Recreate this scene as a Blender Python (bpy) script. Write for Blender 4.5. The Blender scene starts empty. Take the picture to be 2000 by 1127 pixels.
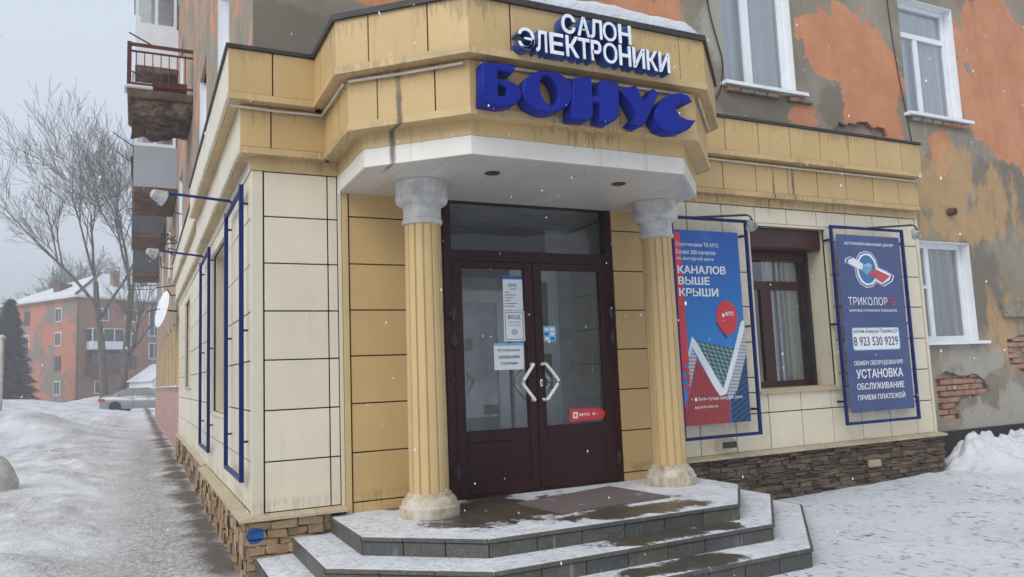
import bpy, bmesh, math, random
import numpy as np
from mathutils import Vector, Matrix
from mathutils.geometry import tessellate_polygon

random.seed(7)
rng = np.random.default_rng(7)
scene = bpy.context.scene
COL = scene.collection
R = math.radians

# ------------------------------------------------------------------ camera
CAM = np.array([-0.823, -6.4, 1.462])
YAW, PITCH, ROLL, FPX = R(26.15), R(6.31), R(-2.27), 1501.0
fw = np.array([math.sin(YAW)*math.cos(PITCH), math.cos(YAW)*math.cos(PITCH), math.sin(PITCH)])
rt = np.cross(fw, [0, 0, 1]); rt /= np.linalg.norm(rt)
up = np.cross(rt, fw)
rt, up = rt*math.cos(ROLL)+up*math.sin(ROLL), -rt*math.sin(ROLL)+up*math.cos(ROLL)
cam = bpy.data.cameras.new('camera')
cam.sensor_width = 36; cam.lens = FPX/2000*36
cam.clip_start = 0.05; cam.clip_end = 3000
camo = bpy.data.objects.new('camera', cam); COL.objects.link(camo)
camo.matrix_world = Matrix(((rt[0], up[0], -fw[0], CAM[0]), (rt[1], up[1], -fw[1], CAM[1]),
                            (rt[2], up[2], -fw[2], CAM[2]), (0, 0, 0, 1)))
scene.camera = camo

def ray(p):
    return (p[0]-1000)/FPX*rt-(p[1]-563.5)/FPX*up+fw
def ony(p, y):
    d = ray(p); return CAM+d*((y-CAM[1])/d[1])
def onx(p, x):
    d = ray(p); return CAM+d*((x-CAM[0])/d[0])
def onz(p, z):
    d = ray(p); return CAM+d*((z-CAM[2])/d[2])
def at(p, depth):
    return CAM+ray(p)*depth

# ------------------------------------------------------------------ world, sun, exposure
SUN_EL, SUN_AZ = R(40), R(240)
w = bpy.data.worlds.new('World'); scene.world = w; w.use_nodes = True
nt = w.node_tree; bg = nt.nodes['Background']
sky = nt.nodes.new('ShaderNodeTexSky'); sky.sky_type = 'NISHITA'; sky.sun_disc = False
sky.sun_elevation = SUN_EL; sky.sun_rotation = SUN_AZ
sky.air_density = 1.0; sky.dust_density = 4.0; sky.ozone_density = 1.0
hs = nt.nodes.new('ShaderNodeHueSaturation'); hs.inputs['Saturation'].default_value = 0.35
nt.links.new(sky.outputs[0], hs.inputs['Color'])
mx = nt.nodes.new('ShaderNodeMix'); mx.data_type = 'RGBA'; mx.inputs[0].default_value = .72      # even cloud deck over the clear sky
nt.links.new(hs.outputs[0], mx.inputs[6]); mx.inputs[7].default_value = (3.95, 4.45, 5.1, 1)
nt.links.new(mx.outputs[2], bg.inputs[0]); bg.inputs[1].default_value = 0.12
sl = bpy.data.lights.new('sun', 'SUN'); sl.energy = 0.8; sl.angle = R(35); sl.color = (1, .97, .93)
so = bpy.data.objects.new('sun', sl); COL.objects.link(so)
sd = Vector((math.sin(SUN_AZ)*math.cos(SUN_EL), math.cos(SUN_AZ)*math.cos(SUN_EL), math.sin(SUN_EL)))
so.rotation_euler = sd.to_track_quat('Z', 'Y').to_euler()
scene.view_settings.view_transform = 'Standard'; scene.view_settings.look = 'None'
scene.view_settings.gamma = 1; scene.view_settings.use_curve_mapping = False
scene.view_settings.exposure = 0.85

# ------------------------------------------------------------------ helpers
def W(o):
    m = o.matrix_parent_inverse @ o.matrix_basis if o.parent else o.matrix_basis.copy()
    return W(o.parent) @ m if o.parent else m
def put(o, parent=None, local=False):
    COL.objects.link(o)
    if parent is not None:
        o.parent = parent
        if not local: o.matrix_parent_inverse = W(parent).inverted()
    return o
def thing(name, label, cat, loc=(0, 0, 0), rotz=0, group=None):
    o = bpy.data.objects.new(name, None); o.location = loc; o.rotation_euler = (0, 0, rotz)
    o.empty_display_size = .1; COL.objects.link(o)
    return tag(o, label, cat, group)
def tag(o, label=None, cat=None, group=None, kind=None):
    if label: o['label'] = label
    if cat: o['category'] = cat
    if group: o['group'] = group
    if kind: o['kind'] = kind
    return o
def mobj(name, me, mat, parent=None, local=False, loc=None, rot=None):
    if mat is not None and len(me.materials) == 0: me.materials.append(mat)
    o = bpy.data.objects.new(name, me)
    if loc is not None: o.location = loc
    if rot is not None: o.rotation_euler = rot
    return put(o, parent, local)
def mesh(verts, faces, smooth=False):
    me = bpy.data.meshes.new('m'); me.from_pydata([tuple(map(float, v)) for v in verts], [], faces); me.update()
    if smooth: me.shade_smooth()
    return me
def recalc(me):
    bm = bmesh.new(); bm.from_mesh(me); bmesh.ops.recalc_face_normals(bm, faces=bm.faces); bm.to_mesh(me); bm.free(); return me
class MB:
    def __init__(s): s.v = []; s.f = []
    def add(s, v, f):
        b = len(s.v); s.v += [tuple(map(float, q)) for q in v]; s.f += [tuple(b+i for i in q) for q in f]; return s
    def box(s, lo, hi):
        x0, y0, z0 = lo; x1, y1, z1 = hi
        return s.add([(x0,y0,z0),(x1,y0,z0),(x1,y1,z0),(x0,y1,z0),(x0,y0,z1),(x1,y0,z1),(x1,y1,z1),(x0,y1,z1)],
                     [(0,3,2,1),(4,5,6,7),(0,1,5,4),(1,2,6,5),(2,3,7,6),(3,0,4,7)])
    def tube(s, pts, rad, n=6, cap=True):
        pts = [np.array(p, float) for p in pts]
        rad = rad if hasattr(rad, '__len__') else [rad]*len(pts)
        rings = []; t0 = None
        for i, p in enumerate(pts):
            t = (pts[min(i+1, len(pts)-1)]-pts[max(i-1, 0)]); t = t/(np.linalg.norm(t)+1e-9)
            a = np.cross(t, [0, 0, 1.0]) if abs(t[2]) < .95 else np.cross(t, [1.0, 0, 0])
            a /= np.linalg.norm(a); b = np.cross(t, a)
            rings.append([p+rad[i]*(math.cos(k*2*math.pi/n)*a+math.sin(k*2*math.pi/n)*b) for k in range(n)])
        v = [q for rg in rings for q in rg]; f = []
        for i in range(len(pts)-1):
            for k in range(n): f.append((i*n+k, i*n+(k+1) % n, (i+1)*n+(k+1) % n, (i+1)*n+k))
        if cap: f.append(tuple(range(n-1, -1, -1))); f.append(tuple((len(pts)-1)*n+k for k in range(n)))
        return s.add(v, f)
    def lathe(s, prof, c=(0, 0), n=32):
        v = []; f = []
        for r_, z in prof: v += [(c[0]+r_*math.cos(2*math.pi*k/n), c[1]+r_*math.sin(2*math.pi*k/n), z) for k in range(n)]
        for i in range(len(prof)-1):
            for k in range(n): f.append((i*n+k, i*n+(k+1) % n, (i+1)*n+(k+1) % n, (i+1)*n+k))
        f.append(tuple(range(n-1, -1, -1))); f.append(tuple((len(prof)-1)*n+k for k in range(n)))
        return s.add(v, f)
    def prism(s, poly, z0, z1):   # polygon in xy, extruded in z
        n = len(poly)
        v = [(p[0], p[1], z0) for p in poly]+[(p[0], p[1], z1) for p in poly]
        tri = tessellate_polygon([[Vector((p[0], p[1], 0)) for p in poly]])
        f = [tuple(t) for t in tri]+[tuple(n+i for i in reversed(t)) for t in tri]
        f += [(i, (i+1) % n, n+(i+1) % n, n+i) for i in range(n)]
        return s.add(v, f)
    def me(s, smooth=False): return recalc(mesh(s.v, s.f, False)) if not smooth else smoothed(recalc(mesh(s.v, s.f)))
    def build(s, name, mat, parent=None, smooth=False, local=False): return mobj(name, s.me(smooth), mat, parent, local)
def smoothed(me, ang=40):
    me.shade_smooth()
    try: me.set_sharp_from_angle(angle=R(ang))
    except Exception: pass
    return me
def bevel(me, wd, seg=1):
    bm = bmesh.new(); bm.from_mesh(me)
    bmesh.ops.bevel(bm, geom=bm.edges[:]+bm.verts[:], offset=wd, segments=seg, affect='EDGES', profile=.5)
    bm.to_mesh(me); bm.free(); return me
_pc = {}
def slab_mesh(w_, t_, h_, mat, bev=.004):     # centred box, w along X, t along Y, h along Z
    k = (round(w_, 3), round(t_, 3), round(h_, 3), mat.name, bev)
    if k not in _pc:
        me = MB().box((-w_/2, -t_/2, -h_/2), (w_/2, t_/2, h_/2)).me()
        if bev: bevel(me, min(bev, t_*.4))
        me.materials.append(mat); _pc[k] = me
    return _pc[k]
def box(name, lo, hi, mat, parent=None, bev=0.0, local=False):
    me = MB().box(lo, hi).me()
    if bev: bevel(me, bev)
    return mobj(name, me, mat, parent, local)
def boxc(name, c, s, mat, parent=None, bev=.004, rot=None, local=False):
    o = bpy.data.objects.new(name, slab_mesh(s[0], s[1], s[2], mat, bev)); o.location = c
    if rot: o.rotation_euler = rot
    return put(o, parent, local)
def flatpoly(poly2, holes=(), thick=.0, axis='y'):
    """polygon (u,v) with holes as a filled curve -> mesh; u->x, v->z at y=0, thickness along y (centred)"""
    cu = bpy.data.curves.new('c', 'CURVE'); cu.dimensions = '2D'; cu.fill_mode = 'BOTH'; cu.extrude = thick/2
    for pl in [poly2]+list(holes):
        sp = cu.splines.new('POLY'); sp.points.add(len(pl)-1); sp.use_cyclic_u = True
        for i, p in enumerate(pl): sp.points[i].co = (p[0], p[1], 0, 1)
    o = bpy.data.objects.new('tmp', cu)
    me = bpy.data.meshes.new_from_object(o)
    bpy.data.objects.remove(o); bpy.data.curves.remove(cu)
    me.transform(Matrix.Rotation(R(90), 4, 'X')); me.materials.clear(); return me
def glyph(txt, bold=0.0, extrude=0.0, bev=0.0, res=4):
    cu = bpy.data.curves.new('t', 'FONT'); cu.body = txt; cu.size = 1; cu.offset = bold; cu.extrude = extrude
    cu.bevel_depth = bev; cu.resolution_u = res; cu.align_x = 'LEFT'
    o = bpy.data.objects.new('tmp', cu)
    me = bpy.data.meshes.new_from_object(o)
    bpy.data.objects.remove(o); bpy.data.curves.remove(cu)
    me.materials.clear(); return me
def fit_text(txt, x0, x1, z0, z1, y, bold=0.0, rot=0, depth=0.0):
    """text filling the rectangle x0..x1, z0..z1 on plane y (facing -Y)"""
    me = glyph(txt, bold if depth else 0.0, .5 if depth else 0.0)
    if bold and not depth:          # heavier weight: shifted copies a hair apart in depth
        base_v = [v.co.copy() for v in me.vertices]; base_f = [tuple(q.vertices) for q in me.polygons]; v_ = []; f_ = []
        for n_, (dx, dz) in enumerate(((-1, 0), (1, 0), (0, -.7), (0, .7), (0, 0))):
            b_ = len(v_); v_ += [(c.x+dx*bold, c.y+dz*bold, n_*.0001) for c in base_v]; f_ += [tuple(b_+i for i in q) for q in base_f]
        me = mesh(v_, f_); depth = 1.0
    co = np.array([v.co[:] for v in me.vertices])
    if rot: co[:, :2] = np.stack([-co[:, 1]*math.sin(rot)+co[:, 0]*math.cos(rot), co[:, 0]*math.sin(rot)+co[:, 1]*math.cos(rot)], 1)
    mn, mx = co.min(0), co.max(0)
    for v, c in zip(me.vertices, co):
        v.co = (x0+(c[0]-mn[0])/(mx[0]-mn[0])*(x1-x0), y-c[2]*depth, z0+(c[1]-mn[1])/(mx[1]-mn[1])*(z1-z0))
    return me

# ------------------------------------------------------------------ materials
class N:
    def __init__(s, name):
        s.m = bpy.data.materials.new(name); s.m.use_nodes = True; s.t = s.m.node_tree
        s.b = s.t.nodes['Principled BSDF']; s.out = s.t.nodes['Material Output']
    def n(s, typ, **kw):
        nd = s.t.nodes.new('ShaderNode'+typ)
        for k, v in kw.items():
            if isinstance(k, str) and hasattr(nd, k): setattr(nd, k, v)
        return nd
    def l(s, a, b): s.t.links.new(a, b)
    def val(s, sock, v):
        if hasattr(v, 'is_output') or isinstance(v, bpy.types.NodeSocket): s.l(v, sock)
        else: sock.default_value = v
    def math(s, op, a, b=0.0, c=None):
        nd = s.n('Math', operation=op); s.val(nd.inputs[0], a); s.val(nd.inputs[1], b)
        if c is not None: s.val(nd.inputs[2], c)
        return nd.outputs[0]
    def pos(s): return s.n('NewGeometry').outputs['Position']
    def obj(s): return s.n('TexCoord').outputs['Object']
    def noise(s, scale, det=4, rough=.55, vec=None, dist=0.0, stretch=None):
        nd = s.n('TexNoise'); nd.inputs['Scale'].default_value = scale; nd.inputs['Detail'].default_value = det
        nd.inputs['Roughness'].default_value = rough; nd.inputs['Distortion'].default_value = dist
        vec = vec or s.pos()
        if stretch:
            mp = s.n('VectorMath', operation='MULTIPLY'); s.l(vec, mp.inputs[0]); mp.inputs[1].default_value = stretch; vec = mp.outputs[0]
        s.l(vec, nd.inputs['Vector']); return nd.outputs['Fac']
    def ramp(s, fac, lo, hi, a=0.0, b=1.0):
        nd = s.n('MapRange'); nd.clamp = True; s.val(nd.inputs[0], fac)
        nd.inputs[1].default_value = lo; nd.inputs[2].default_value = hi; nd.inputs[3].default_value = a; nd.inputs[4].default_value = b
        return nd.outputs[0]
    def mix(s, fac, a, b, mode='MIX'):
        nd = s.n('Mix', data_type='RGBA', blend_type=mode); s.val(nd.inputs[0], fac)
        for sk, v in ((nd.inputs[6], a), (nd.inputs[7], b)):
            s.val(sk, (*v, 1) if isinstance(v, (tuple, list)) and len(v) == 3 else v)
        return nd.outputs[2]
    def rnd(s): return s.n('ObjectInfo').outputs['Random']
    def bump(s, h, strength=.3, dist=.01):
        nd = s.n('Bump'); nd.inputs['Strength'].default_value = strength; nd.inputs['Distance'].default_value = dist
        s.val(nd.inputs['Height'], h); s.l(nd.outputs[0], s.b.inputs['Normal'])
    def done(s, col=None, rough=None, **kw):
        if col is not None: s.val(s.b.inputs['Base Color'], (*col, 1) if isinstance(col, tuple) and len(col) == 3 else col)
        if rough is not None: s.val(s.b.inputs['Roughness'], rough)
        for k, v in kw.items(): s.val(s.b.inputs[k.replace('_', ' ')], v)
        return s.m
    def sep(s, v=None):
        nd = s.n('SeparateXYZ'); s.l(v or s.pos(), nd.inputs[0]); return nd.outputs
def simple(name, col, rough=.6, var=.12, scale=6, bump=0, metallic=0.0, rnd=0.0, stretch=None):
    k = N(name); f = k.noise(scale, 5, .6, stretch=stretch)
    c = k.mix(k.ramp(f, .3, .7), tuple(x*(1-var) for x in col), tuple(min(1, x*(1+var)) for x in col))
    if rnd:
        c = k.mix(k.ramp(k.rnd(), 0, 1, 0, 1), k.mix(1.0, c, (1-rnd,)*3, 'MULTIPLY'), c)
    if bump: k.bump(k.noise(scale*6, 4), bump, .005)
    return k.done(c, rough, Metallic=metallic)

def streaked(name, col, rough, streak=.5, dirt=(.10, .085, .065), rnd=.10, edge=True, amt=1.0, spec=.5, drip=(3.36, 3.765, 4.125, .55), stain=((.875, -1.17, .022, 2.85, 3.80), (8.02, -.15, .03, 3.5, 3.9), (5.6, -.12, .02, 3.1, 3.75), (5.9, -.12, .03, 3.2, 3.8))):
    """cladding: base colour, panel to panel tone shift, soot streaks running down, blotches"""
    k = N(name); p = k.pos(); x, y, z = k.sep(p)
    f = k.noise(2.2, 5, .6)
    c = k.mix(k.ramp(f, .3, .72), tuple(v*.9 for v in col), col)
    c = k.mix(k.ramp(k.rnd(), 0, 1), k.mix(1.0, c, (1-rnd, 1-rnd*1.05, 1-rnd*1.2), 'MULTIPLY'), c)
    st = k.noise(1.0, 5, .65, stretch=(14, 14, .55)); st2 = k.noise(1.3, 3)
    m = k.math('MULTIPLY', k.ramp(st, .56, .82), k.ramp(st2, .42, .65))
    c = k.mix(k.math('MULTIPLY', m, streak*amt), c, dirt)
    sp = k.noise(30, 3, .7); c = k.mix(k.ramp(sp, .66, .8, 0, .22*amt), c, dirt)
    if drip:
        for zz in drip:
            dn = k.noise(1.0, 4, .6, stretch=(26, 26, 1.2)); pat = k.noise(1.7, 3)
            ln = k.math('SUBTRACT', zz, k.math('MULTIPLY', k.math('SUBTRACT', dn, .42), .85))
            mm = k.math('MULTIPLY', k.math('MULTIPLY', k.math('GREATER_THAN', z, ln), k.ramp(z, zz-.03, zz+.02, 1, 0)), k.ramp(pat, .42, .62))
            c = k.mix(k.math('MULTIPLY', mm, .38), c, (.10, .082, .06))
    if stain:
        for (sx, sy, sw, za, zb_) in stain:
            dx = k.math('ABSOLUTE', k.math('ADD', k.math('SUBTRACT', x, sx), k.math('MULTIPLY', k.math('SUBTRACT', k.noise(9, 4), .5), .03)))
            dy = k.ramp(k.math('ABSOLUTE', k.math('SUBTRACT', y, sy)), .3, .45, 1, 0)
            mm = k.math('MULTIPLY', k.math('MULTIPLY', k.ramp(dx, sw*.3, sw, 1, 0), dy), k.math('MULTIPLY', k.ramp(z, za, za+.25), k.ramp(z, zb_-.3, zb_, 1, .0)))
            c = k.mix(k.math('MULTIPLY', mm, .85), c, (.055, .048, .04))
    k.bump(k.noise(3.5, 3), .12, .01)
    return k.done(c, rough, **{'Specular_IOR_Level': spec})

M = {}
M['cream'] = streaked('cream_cladding', (.77, .69, .53), .33, .30, rnd=.07)
M['tan'] = streaked('tan_cladding', (.60, .41, .18), .45, .35, rnd=.08)
M['tan_trim'] = streaked('tan_trim', (.62, .445, .215), .45, .75, rnd=.05)
M['cream_trim'] = streaked('cream_trim', (.72, .65, .50), .36, .45, rnd=.04)
M['fascia'] = streaked('white_fascia', (.78, .75, .69), .4, .5, rnd=.03)
M['soffit'] = streaked('soffit_board', (.66, .63, .585), .35, .15, rnd=.06)
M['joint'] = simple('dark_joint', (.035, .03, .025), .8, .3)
M['cap'] = simple('tar_cap', (.03, .028, .027), .55, .4, 9, .3)
M['darkwood'] = None
k = N('maroon_door'); f = k.noise(3, 4); c = k.mix(k.ramp(f, .3, .7), (.024, .006, .0065), (.036, .009, .010))
c = k.mix(k.ramp(k.noise(60, 3, .7), .70, .78, 0, .35), c, (.35, .33, .33)); M['maroon'] = k.done(c, .38, Specular_IOR_Level=.22)
M['brownframe'] = simple('brown_frame', (.05, .012, .010), .35, .2)
M['blackmetal'] = simple('black_metal', (.02, .02, .022), .45, .2)
M['white_pvc'] = simple('white_pvc', (.80, .82, .85), .35, .06, 3)
M['white_gloss'] = simple('white_handle', (.85, .84, .83), .25, .05)
k = N('blue_tube'); c = k.mix(k.ramp(k.noise(25, 4, .7), .58, .72), (.004, .016, .125), (.012, .02, .06)); M['bluetube'] = k.done(c, .45, Specular_IOR_Level=.25)
k = N('sign_blue'); f = k.noise(5, 4)
c = k.mix(k.ramp(f, .3, .7), (.002, .012, .21), (.003, .018, .28)); c = k.mix(k.ramp(k.noise(90, 2, .6), .69, .76, 0, .5), c, (.45, .48, .55))
M['signblue'] = k.done(c, .5, Specular_IOR_Level=.2)
M['signwhite'] = simple('sign_white', (.80, .84, .90), .4, .12, 12)
M['signside'] = simple('sign_side_blue', (.012, .06, .28), .4, .25, 12)
k = N('weathered_capital'); f = k.noise(7, 6, .65); c = k.mix(k.ramp(f, .35, .66), (.40, .39, .37), (.66, .65, .63))
c = k.mix(k.ramp(k.noise(1.0, 5, .7, stretch=(16, 16, 2)), .56, .74, 0, .6), c, (.17, .16, .14)); k.bump(k.noise(40, 4), .25, .004); M['capital'] = k.done(c, .65)
k = N('weathered_base'); f = k.noise(8, 6, .65); c = k.mix(k.ramp(f, .4, .62), (.42, .33, .20), (.58, .54, .47))
c = k.mix(k.ramp(k.noise(1.0, 5, .7, stretch=(12, 12, 3)), .52, .7, 0, .6), c, (.20, .15, .09)); k.bump(k.noise(40, 4), .3, .004); M['colbase'] = k.done(c, .6)
# glass
def glass(name, tint=(1, 1, 1), rough=.0, ior=1.6, dirt=.04, mul=1.0):
    k = N(name); k.t.nodes.remove(k.b)
    tr = k.n('BsdfTransparent'); tr.inputs[0].default_value = (*tint, 1)
    gl = k.n('BsdfGlossy'); gl.inputs['Roughness'].default_value = rough; gl.inputs[0].default_value = (.95, .97, 1, 1)
    fr = k.n('Fresnel'); fr.inputs[0].default_value = ior
    nb = k.n('Bump'); nb.inputs['Strength'].default_value = .06; nb.inputs['Distance'].default_value = .02
    k.l(k.noise(1.4, 2), nb.inputs['Height']); k.l(nb.outputs[0], gl.inputs['Normal'])
    m1 = k.n('MixShader'); k.l(k.math('MULTIPLY', fr.outputs[0], mul), m1.inputs[0]); k.l(tr.outputs[0], m1.inputs[1]); k.l(gl.outputs[0], m1.inputs[2])
    df = k.n('BsdfDiffuse'); df.inputs[0].default_value = (.6, .6, .58, 1)
    m2 = k.n('MixShader'); k.l(k.ramp(k.noise(5, 5, .7), .45, .8, .015, dirt), m2.inputs[0]); k.l(m1.outputs[0], m2.inputs[1]); k.l(df.outputs[0], m2.inputs[2])
    k.l(m2.outputs[0], k.out.inputs[0]); return k.m
M['glass'] = glass('window_glass', (.95, .97, .97), 0, 1.7, .08, 2.4)
M['doorglass'] = glass('door_glass', (.95, .97, .97), 0, 1.5, .03, 1.3)
M['dark'] = simple('dark_interior', (.03, .032, .035), .9, .3)
M['room'] = simple('room_wall', (.62, .61, .59), .9, .2)
k = N('curtain'); c = k.mix(k.ramp(k.noise(1, 3, .5, stretch=(18, 18, .25)), .35, .65), (.74, .77, .80), (.90, .92, .94)); M['curtain'] = k.done(c, .9)
k = N('sheer_curtain'); c = k.mix(k.ramp(k.noise(1, 3, .5, stretch=(20, 20, .2)), .35, .65), (.48, .50, .46), (.72, .73, .68)); M['sheer'] = k.done(c, .9)
M['paper'] = simple('notice_paper', (.74, .78, .82), .7, .05, 4)
M['ink'] = simple('ink', (.05, .055, .07), .7, .1)
M['inkblue'] = simple('blue_print', (.02, .12, .35), .6, .1)
M['lightblue'] = simple('light_blue_print', (.20, .48, .72), .6, .1)
M['prwhite'] = simple('white_print', (.78, .80, .84), .5, .05)
M['prred'] = simple('red_print', (.62, .035, .045), .45, .1, 3)
M['prdred'] = simple('brick_red_print', (.36, .035, .04), .5, .15, 3)
M['prteal'] = simple('teal_print', (.06, .17, .20), .5, .15, 3)
M['prnavy'] = simple('navy_print', (.01, .05, .13), .5, .15, 3)
M['prgrey'] = simple('grey_print', (.42, .45, .52), .5, .1, 3)
M['prpale'] = simple('pale_print', (.72, .75, .80), .5, .1, 3)
M['prdark'] = simple('dark_print', (.04, .05, .08), .5, .1, 3)
M['prtealglobe'] = simple('globe_print', (.05, .17, .36), .5, .1, 3)
M['prcyan'] = simple('cyan_print', (.14, .38, .56), .5, .1, 3)
M['prcyanlight'] = simple('light_cyan_print', (.27, .55, .70), .5, .1, 3)
M['prpinkred'] = simple('dull_red_print', (.50, .07, .10), .5, .1, 3)
k = N('sky_blue_banner'); x, y, z = k.sep(); g = k.ramp(z, 1.0, 2.9)
c = k.mix(g, (.015, .26, .62), (.008, .075, .36)); c = k.mix(k.ramp(k.noise(2.5, 3, .5, dist=1), .5, .75, 0, .22), c, (.05, .25, .5))
k.bump(k.noise(3.0, 3, .55, dist=1.2), .35, .03); M['banblue'] = k.done(c, .35)
k = N('slate_blue_banner'); c = k.mix(k.ramp(k.noise(2.2, 3), .3, .7), (.050, .072, .19), (.062, .088, .225))
k.bump(k.noise(2.6, 3, .55, dist=1.5), .45, .03); M['banslate'] = k.done(c, .4)
k = N('ribbed_red'); x, y, z = k.sep(); r_ = k.ramp(k.math('SINE', k.math('MULTIPLY', x, 190.0)), -.6, .6)
c = k.mix(r_, (.22, .022, .03), (.42, .05, .05)); M['ribred'] = k.done(c, .5)
k = N('tile_print'); x, y, z = k.sep(); a = k.math('SINE', k.math('ADD', k.math('MULTIPLY', x, 110.0), k.math('MULTIPLY', z, 40.0))); b = k.math('SINE', k.math('SUBTRACT', k.math('MULTIPLY', z, 150.0), k.math('MULTIPLY', x, -30.0)))
c = k.mix(k.ramp(k.math('ADD', a, b), -.8, 1.0), (.02, .07, .085), (.20, .34, .34)); M['rooftile'] = k.done(c, .5)
k = N('board_print'); x, y, z = k.sep(); a = k.math('SINE', k.math('ADD', k.math('MULTIPLY', z, 170.0), k.math('MULTIPLY', x, 10.0))); c = k.mix(k.ramp(a, -.9, -.2), (.20, .22, .26), (.46, .48, .52)); M['boards'] = k.done(c, .5)
k = N('navy_siding'); x, y, z = k.sep(); a = k.math('SINE', k.math('ADD', k.math('MULTIPLY', z, 110.0), k.math('MULTIPLY', x, -60.0))); c = k.mix(k.ramp(a, -.9, .3), (.005, .02, .06), (.015, .08, .20)); M['siding'] = k.done(c, .5)
M['green'] = simple('green_poster', (.02, .17, .035), .5, .2, 4)
M['greenlt'] = simple('pale_green_print', (.35, .5, .35), .5, .2, 4)
M['skinprint'] = simple('warm_print', (.32, .17, .11), .6, .2, 9)
M['yellow'] = simple('yellow_poster', (.55, .38, .02), .5, .15, 4)
M['bluepale'] = simple('pale_blue_poster', (.10, .25, .45), .5, .15, 4)
# stone plinths
def stone(name, a, b, c3, spot=None):
    k = N(name); rn = k.rnd(); f = k.noise(9, 5, .65)
    c = k.mix(k.ramp(rn, 0, 1), a, b); c = k.mix(k.ramp(f, .35, .75, 0, .75), c, c3)
    c = k.mix(k.ramp(k.noise(45, 3, .7), .6, .8, 0, .5), c, tuple(x*.4 for x in a))
    if spot:
        d = k.n('VectorMath', operation='DISTANCE'); k.l(k.pos(), d.inputs[0]); d.inputs[1].default_value = spot
        dd = k.math('ADD', d.outputs['Value'], k.math('MULTIPLY', k.math('SUBTRACT', k.noise(14, 4), .5), .045))
        c = k.mix(k.ramp(dd, .062, .070, 1, 0), c, (.01, .09, .30))
    k.bump(k.math('ADD', k.noise(18, 5, .7), k.math('MULTIPLY', k.noise(70, 3), .4)), .8, .02); return k.done(c, .75)
SPOT = tuple(map(float, ony((499, 1047), -.07)))
M['stone_warm'] = stone('warm_sandstone', (.30, .19, .10), (.44, .31, .18), (.24, .16, .09), SPOT)
M['stone_dark'] = stone('dark_sandstone', (.05, .037, .027), (.20, .14, .09), (.09, .066, .045))
M['stone_pale'] = stone('pale_sandstone', (.42, .32, .21), (.5, .40, .28), (.36, .27, .17))
M['mortar'] = simple('dark_mortar', (.05, .04, .032), .9, .3, 12)
M['ledge'] = streaked('ledge_stone', (.56, .46, .31), .5, .5, rnd=.08)
# granite steps with trodden brown patches and dusting of snow
k = N('granite'); p = k.pos(); f = k.noise(60, 4, .7); g = k.noise(5, 4)
c = k.mix(k.ramp(f, .35, .7), (.04, .04, .037), (.20, .19, .17)); c = k.mix(k.ramp(g, .35, .65, 0, .75), c, (.09, .072, .045))
c = k.mix(k.ramp(k.rnd(), 0, 1, 0, .6), c, (.045, .05, .055)); c = k.mix(k.ramp(k.noise(1, 4, .6, stretch=(22, 22, 3)), .62, .75, 0, .5), c, (.45, .46, .48))
k.bump(k.noise(90, 3), .2, .003); M['granite'] = k.done(c, .55)
M['groutline'] = simple('pale_grout', (.42, .42, .42), .8, .2)
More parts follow.
